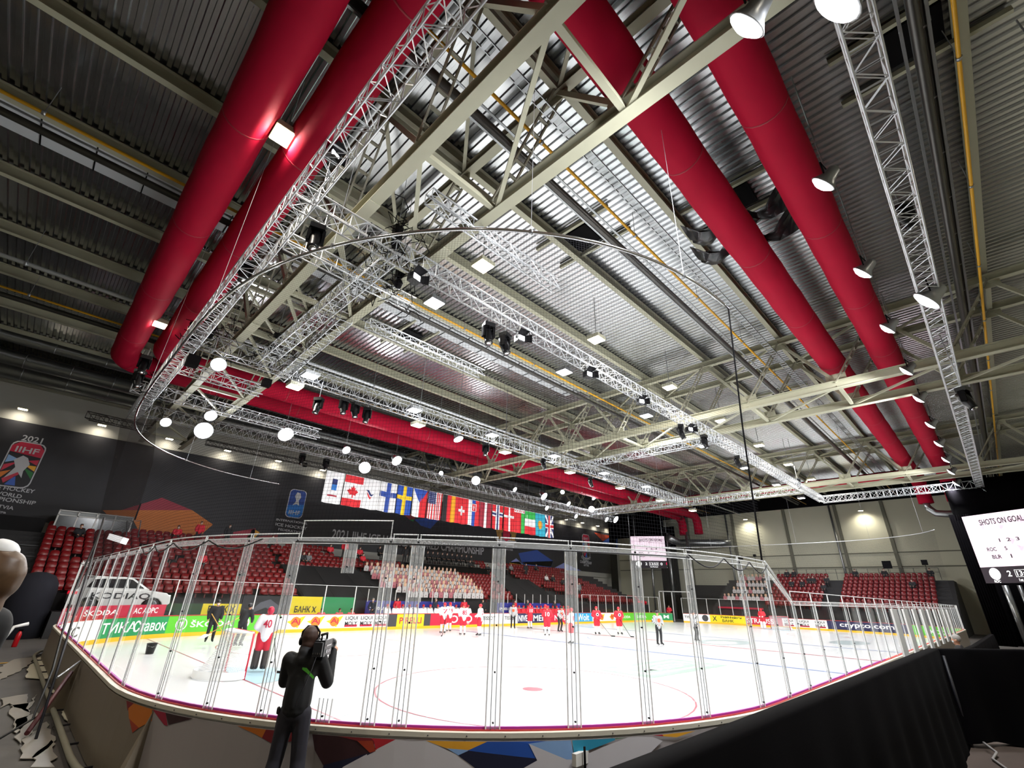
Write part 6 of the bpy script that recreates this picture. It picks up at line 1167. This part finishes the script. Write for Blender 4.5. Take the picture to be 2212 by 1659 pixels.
# ================================================================ CAMERAMAN
def cameraman():
    px, py = .93, 2.95; fl_ = .3; t = T('person', 'cameraman in black hoodie and dark trousers seen from behind with headphones', 'person', (0, 0, 0)); V_ = Vector
    hd = V_((-.01, -.03, 1.66)); J = dict(hip=(.1, 0, .93), knee=(.13, -.02, .5), ank=(.17, .03, .09), toe=(.2, -.16, .04))
    shL, shR = V_((.17, .0, 1.45)), V_((-.17, .0, 1.46)); elL, elR = V_((.245, -.2, 1.2)), V_((-.25, -.2, 1.2)); wrL, wrR = V_((.1, -.4, 1.46)), V_((-.22, -.4, 1.5))
    arms = ((shL, elL, wrL), (shR, elR, wrR))
    def hand(w, aim, side):
        c = []; pc = w + aim * .07; c.append((w, .028, pc, .036)); up = V_((0, 0, 1))
        for i in range(4): b = pc + aim * .02 + up * (.028 - .019 * i); L_ = (.036, .04, .037, .03)[i]; m_ = b + aim * L_ + V_((side * .012, 0, 0)); e = m_ + V_((side * .03, -.008, -.004)); c += [(b, .0095, m_, .009), (m_, .009, e, .008)]
        th = w + aim * .035 + V_((side * .02, 0, .025)); c += [(th, .012, th + aim * .035 + V_((side * .02, 0, .012)), .01)]; return c
    caps = [(hd, .1, .84, 1, 1.22), (hd + V_((0, -.1, -.02)), .02), (hd + V_((0, -.035, -.08)), .06), (V_((0, 0, 1.6)), .055, V_((0, .01, 1.5)), .062), (V_((0, 0, 1.32)), .15, .95, .65, 1.1), (V_((0, 0, 1.3)), .11, V_((0, 0, .98)), .09)]
    for s in (-1, 1): caps += [((s * .085, 0, .93), .065, (s * .12, -.02, .5), .05), ((s * .12, -.02, .5), .05, (s * .17, .03, .09), .042), ((s * .17, .03, .09), .045, (s * .2, -.16, .04), .035), (hd + V_((.078 * s, .01, -.015)), .022)]
    for i, (a, b, c) in enumerate(arms): caps += [(a, .06, b, .048), (b, .046, c, .03)] + hand(c, V_((0, -1, .25)).normalized(), 1 if i else -1)
    def put(nm, me, m): me.materials.clear(); me.materials.append(mm(m)); o = bpy.data.objects.new(nm, me); COL.objects.link(o); o.parent = t; return o
    put('body', blob(caps, .0085, 3), 'skin')
    put('hair', blob([(hd + V_((0, .022, .03)), .108, .88, 1.0, 1.12), (hd + V_((0, .05, -.05)), .075)], .012, 3), 'hair_brown')
    c = [(V_((0, 0, 1.34)), .17, 1.02, .72, 1.1), (V_((0, .0, 1.3)), .148, V_((0, 0, 1.05)), .158), (V_((0, 0, 1.05)), .158, V_((0, 0, .99)), .155), (V_((0, .04, 1.5)), .085, V_((0, .06, 1.45)), .095), (V_((0, .01, 1.55)), .09), (V_((0, .07, 1.52)), .07)]
    for a, b, e in arms: c += [(V_((0, 0, 1.36)), .14, a, .085), (a, .09, b, .075), (b, .075, e, .045)]
    o = put('hoodie', blob(c, .014, 4), 'cloth_black')
    c = [(V_((0, 0, .94)), .15, 1, .85, .9)]
    for s in (-1, 1): c += [((s * .085, 0, .93), .1, (s * .12, -.02, .5), .082), ((s * .12, -.02, .5), .082, (s * .17, .03, .14), .08)]
    put('trousers', blob(c, .014, 4), 'trouser_charcoal')
    put('shoes', blob([x for s in (-1, 1) for x in [((s * .17, .04, .06), .055, (s * .2, -.18, .05), .048)]], .014, 3), 'skate')
    g = MB().path([hd + V_((-.105, .01, -.02)), hd + V_((-.1, .01, .08)), hd + V_((-.05, .01, .14)), hd + V_((.05, .01, .14)), hd + V_((.1, .01, .08)), hd + V_((.105, .01, -.02))], .012, 6)
    for s in (-1, 1): g.lathe(hd + V_((s * .078, .01, -.02)), [(.03, 0), (.048, .005), (.05, .03), (.035, .04)], (s, 0, 0), 14)
    g.build('headphones', 'black_gloss', t); mat('stripe_green', '#58b83a', .5); g = MB().use('stripe_green')
    put_poly(g, lambda u, v: Vector((-.1 - u, .147 - .03 * abs(u), 1.33 + v)), [(-.07, .06), (-.02, .055), (.08, -.03), (.075, -.055), (.0, .0), (-.07, .04)], .03); g.build('back_print', None, t)
    tag(put('belt_pack', (lambda m_: m_)(blob([((.17, .06, .98), .022, (.17, .06, .94), .02)], .012, 2)), 'ink'))
    rz = math.atan2(.7, .66) + PI / 2 + .05; t.location = (px, py, fl_); t.rotation_euler.z = rz
    ct = T('video_camera', 'professional video camera on the right shoulder of the cameraman', 'video camera', (0, 0, 0))
    # right shoulder is at -x in the local frame (he faces -y)
    mat('cam_metal', '#2a2b2e', .35, .3); MB().box(-.29, -.22, 1.52, -.15, .16, 1.72).build('camera_body', 'cam_metal', ct); MB().lathe((-.22, -.22, 1.63), [(.05, 0), (.055, .08), (.06, .16), (.075, .17), (.075, .26), (.06, .26)], (0, -1, 0), 16).build('zoom_lens', 'black_gloss', ct)
    MB().path([(-.22, .12, 1.72), (-.22, .1, 1.79), (-.22, -.14, 1.79), (-.22, -.16, 1.72)], .014, 6).build('carry_handle', 'black', ct); MB().box(-.15, -.2, 1.64, -.05, -.1, 1.7).build('viewfinder', 'black_gloss', ct); MB().box(-.28, .16, 1.53, -.16, .24, 1.7).build('battery', 'cam_metal', ct); MB().lathe((-.13, -.3, 1.76), [(.018, -.1), (.018, .1)], (0, 1, 0), 8).build('microphone', 'black', ct)
    g = MB()
    for i in range(5): g.box(-.297, -.15 + .05 * i, 1.56, -.29, -.13 + .05 * i, 1.6); g.box(-.297, -.15 + .05 * i, 1.64, -.29, -.12 + .05 * i, 1.66)
    for i in range(4): g.box(-.27 + .03 * i, .24, 1.56, -.255 + .03 * i, .246, 1.58)
    g.build('buttons', 'chrome', ct); MB().box(-.27, .0, 1.48, -.17, .12, 1.52).build('shoulder_pad', 'black', ct)
    MB().path([(-.22, .22, 1.55), (-.2, .26, 1.4), (-.14, .25, 1.2), (-.08, .24, 1.05), (-.06, .2, .95)], .006, 5).build('camera_cable', 'ink', ct)
    ct.scale = (.85, .85, .85); ct.location = (px + .012 * math.cos(rz) + .0075 * math.sin(rz), py + .012 * math.sin(rz) - .0075 * math.cos(rz), fl_ + .2); ct.rotation_euler.z = rz
cameraman()
tag(MB().box(-.3, 1.9, 0, .95, 3.2, .3).build('camera_riser', 'podium'), 'low black riser under the cameraman', 'riser')
# person at the left edge
q = CAM + (CF + CR * ((-46 - 1106) / FPX) - CU * ((1262 - 829.5) / FPX)) * 2.1
t = person((q.x, q.y, q.z - 1.66), -2.356, 'blond person in dark clothes at the left edge, back of the head only', 'down', 1.0, .02, (('jacket', 'jersey', 'cloth_black'), ('trousers', 'trousers', 'cloth_black'), ('shoes', 'shoes', 'skate')))
R_ = Matrix.Rotation(math.radians(25), 4, Vector((CF.x, CF.y, 0)).normalized()) @ Matrix.Rotation(-2.356, 4, 'Z'); t.location = q - R_ @ Vector((0, 0, 1.66)); t.rotation_euler = R_.to_euler()
mat('hair_blond', '#5a4128', .45, noise=.35, nscale=40); mat('cap_pale', '#cfd6e8', .6)
o = blob([((0, .02, 1.70), .126, .92, 1.02, 1.1), ((0, .1, 1.6), .07), ((0, .12, 1.55), .045, (0, .13, 1.4), .03)], .014, 3); o.materials.append(mm('hair_blond')); h = bpy.data.objects.new('hair', o); COL.objects.link(h); h.parent = t
o = blob([((0, -.03, 1.81), .07, .95, 1.02, .7)], .014, 3); o.materials.append(mm('white')); h = bpy.data.objects.new('cap', o); COL.objects.link(h); h.parent = t
# ================================================================ LEFT FLOOR
mat('paper', '#c9c3ae', .7); mat('film', '#8d877c', .35, noise=.15); random.seed(9)
def ragged(P, lb, m, name, z=.02):
    g = MB(); g.use(m); q = []
    for i, p in enumerate(P):
        a = Vector((*at(*p, z=z)[:2], z)); b = Vector((*at(*P[(i + 1) % len(P)], z=z)[:2], z)); q.append(a); n = max(1, int((b - a).length / .25))
        for k in range(1, n): v = a.lerp(b, k / n); q.append(v + Vector((random.uniform(-.05, .05), random.uniform(-.08, .08), 0)))
    g.prism(q, (0, 0, 1), .012); return tag(g.build(name), lb, 'sheet')
ragged([(88, 1418), (62, 1440), (60, 1450), (56, 1465), (100, 1468), (112, 1452)], 'torn pale sheet at the foot of the left boards, farthest', 'paper', 'torn_sheet', .03)
ragged([(112, 1490), (116, 1512), (150, 1560), (157, 1558), (165, 1580), (168, 1602), (184, 1604), (180, 1580), (150, 1530), (130, 1500)], 'torn pale sheet strip along the foot of the left boards', 'paper', 'torn_sheet', .03); ragged([(195, 1620), (193, 1636), (228, 1659), (240, 1659)], 'torn pale sheet at the foot of the near corner', 'paper', 'torn_sheet', .03)
for i, P in enumerate(([(0, 1442), (30, 1425), (75, 1420), (60, 1440), (0, 1470)], [(0, 1510), (60, 1500), (62, 1540), (20, 1520), (0, 1530)], [(22, 1525), (60, 1520), (80, 1500), (50, 1570), (35, 1585)], [(35, 1555), (80, 1540), (70, 1580), (45, 1608), (38, 1600)], [(45, 1600), (100, 1560), (120, 1600), (70, 1640), (42, 1640)], [(65, 1659), (80, 1625), (110, 1600), (118, 1659)])):
    ragged(P, 'grey plastic floor film, %s from the back' % pos[i], 'film', 'floor_film', .02)
tag(MB().bar((-1.6, 20.8, .02), (-.7, 21.0, .02), .08, .01).build('floor_tape', 'yellow_pipe'), 'yellow tape line on the floor at the left', 'tape')
# base pipe along the outside of the left boards
P = [(*rink(s, .32), .1) for s in ring(C_['y'] + .5, PER - 3, .5)]; t = T('base_pipe', 'dark pipe running along the foot of the left boards', 'pipe', P[0]); MB().path(P, .045, 8).build('pipe', 'dark_steel', t); g = MB()
for i in range(0, len(P), 3): s = C_['y'] + .5 + i * .5; g.bar((*rink(s, .16), .1), (*rink(s, .36), .1), .03, .03); 
g.build('bracket', 'ink', t)
for i, (s, w_) in enumerate(((sO - .0, .14), (sO - 6.0, .1))):
    q = rink(s, .14); q2 = rink(s, .45); g = MB(); e = rink(s + w_, .45); e2 = rink(s - w_, .45); g.add([(*q, .95), (*q2, .05), (*e, .05), (*rink(s + w_ * .3, .14), .05)], [(0, 1, 2), (0, 2, 3), (0, 3, 1), (1, 3, 2)]); tag(g.build('board_brace', 'outer_grey'), ['triangular brace where the plain panel meets the printed one', 'triangular brace on the left end board'][i], 'brace')
# leaning pole with hanging cables at the left
t = T('net_pole', 'thin dark pole standing outside the left glass', 'pole', (-.6, 9.7, 0)); MB().tube((-.62, 9.4, 0), (-.6, 12.6, 4.0), .022, 8).build('pole', 'ink', t); MB().tube((-.15, 11.6, .95), (-.62, 9.7, .9), .018, 6).build('cross_arm', 'alu_dull', t); MB().path([(-.6, 12.3, 3.6), (-.75, 11, 2.2), (-.7, 10, 1.0), (-.75, 9.6, .3), (-1.2, 9.4, .03)], .02, 5).build('hanging_cable', 'cable', t)
mat('maroon', '#4a1418', .6); tag(MB().tube((-.25, 11.5, .75), (-.75, 9.6, .1), .04, 8).build('brace_bar', 'maroon'), 'dark red slanted bar beside the left boards', 'bar')
# net bundle hanging at the left
g = MB(); vs = []; mat('net_bundle', '#3a3537', .9, alpha=.5, spec=.05)
NB_ = ((905, 262, 338), (950, 254, 336), (1000, 243, 330), (1060, 228, 312), (1130, 212, 288), (1200, 196, 240), (1260, 176, 200), (1330, 152, 166))
for i, (py, xa, xb) in enumerate(NB_):
    for j in range(9): q = at(xa + (xb - xa) * j / 8, py, x=-.32 + .03 * (j % 2)); vs.append((q.x, q.y, q.z))
g.add(vs, [(i * 9 + j, i * 9 + j + 1, i * 9 + j + 10, i * 9 + j + 9) for i in range(len(NB_) - 1) for j in range(8)], True); tag(g.build('gathered_netting', 'net_bundle'), 'gathered dark netting hanging in folds at the left', 'netting')
# fire extinguisher, white crank, sign panel
p = at(62, 1388, z=0); p = Vector((-.75, 26.5, 0)); t = T('fire_extinguisher', 'red fire extinguisher standing before the black drape at the left', 'fire extinguisher', tuple(p)); MB().lathe(p, [(.08, 0), (.09, .02), (.09, .45), (.05, .55), (.03, .58)], n=14).build('cylinder', 'tail_red2' if 'tail_red2' in MATS else mat('tail_red2', '#c41420', .3), t); MB().box(p.x - .06, p.y - .02, .56, p.x + .08, p.y + .02, .64).build('valve', 'black', t)
tag(MB().path([(-1.15, 26.2, .25), (-1.0, 26.3, .75), (-.6, 26.4, .85)], [.04, .06, .07], 8).build('white_crank', 'white'), 'white bent plastic funnel before the black drape at the left', 'plastic funnel')
t = T('lit_sign', 'white lit rectangular sign panel hanging before the left seats', 'sign', (1.7, 30, 4.5)); g = MB(); a, b, c_, d = [at(*q, y=30) for q in ((237, 1152), (279, 1164), (272, 1177), (231, 1164))]; g.prism([a, b, c_, d], (0, 1, 0), .08); g.build('panel', mat('sign_lit', '#f2f2f4', .5, emit=.8), t)
g = MB().path([(2.0, 30.1, 4.8), (1.8, 30.2, 5.6), (2.4, 30.2, 5.7), (2.5, 30.1, 4.8)], .03, 6); g.build('bracket', 'ink', t); MB().tube((2.1, 30.1, 5.7), (2.1, 30.1, 6.6), .04, 6).build('arm', 'black', t)
# clamp box on the near corner outside, with a cable
q = rink(PER - QA + 2.35 * 0 + (S_of2(3.7, 1.12) - (PER - QA)), .17); t = T('microphone_clamp', 'small pale bracket with a thin black microphone on the outside of the near boards', 'microphone', (q[0], q[1], .7)); MB().box(q[0] - .13, q[1] - .03, .72, q[0] + .13, q[1] + .03, .84).build('bracket_plate', 'cap_pale2' if 'cap_pale2' in MATS else mat('cap_pale2', '#d8d4cc', .5), t); MB().tube((q[0], q[1] - .06, .62), (q[0], q[1] - .06, .9), .014, 8).build('microphone_rod', 'black', t); MB().path([(q[0], q[1] - .06, .62), (q[0] - .03, q[1] - .1, .4), (q[0] - .02, q[1] - .1, .1)], .006, 5).build('cable', 'black', t)
# strong general light of the rig comes from the lamps above; far end wall lamps
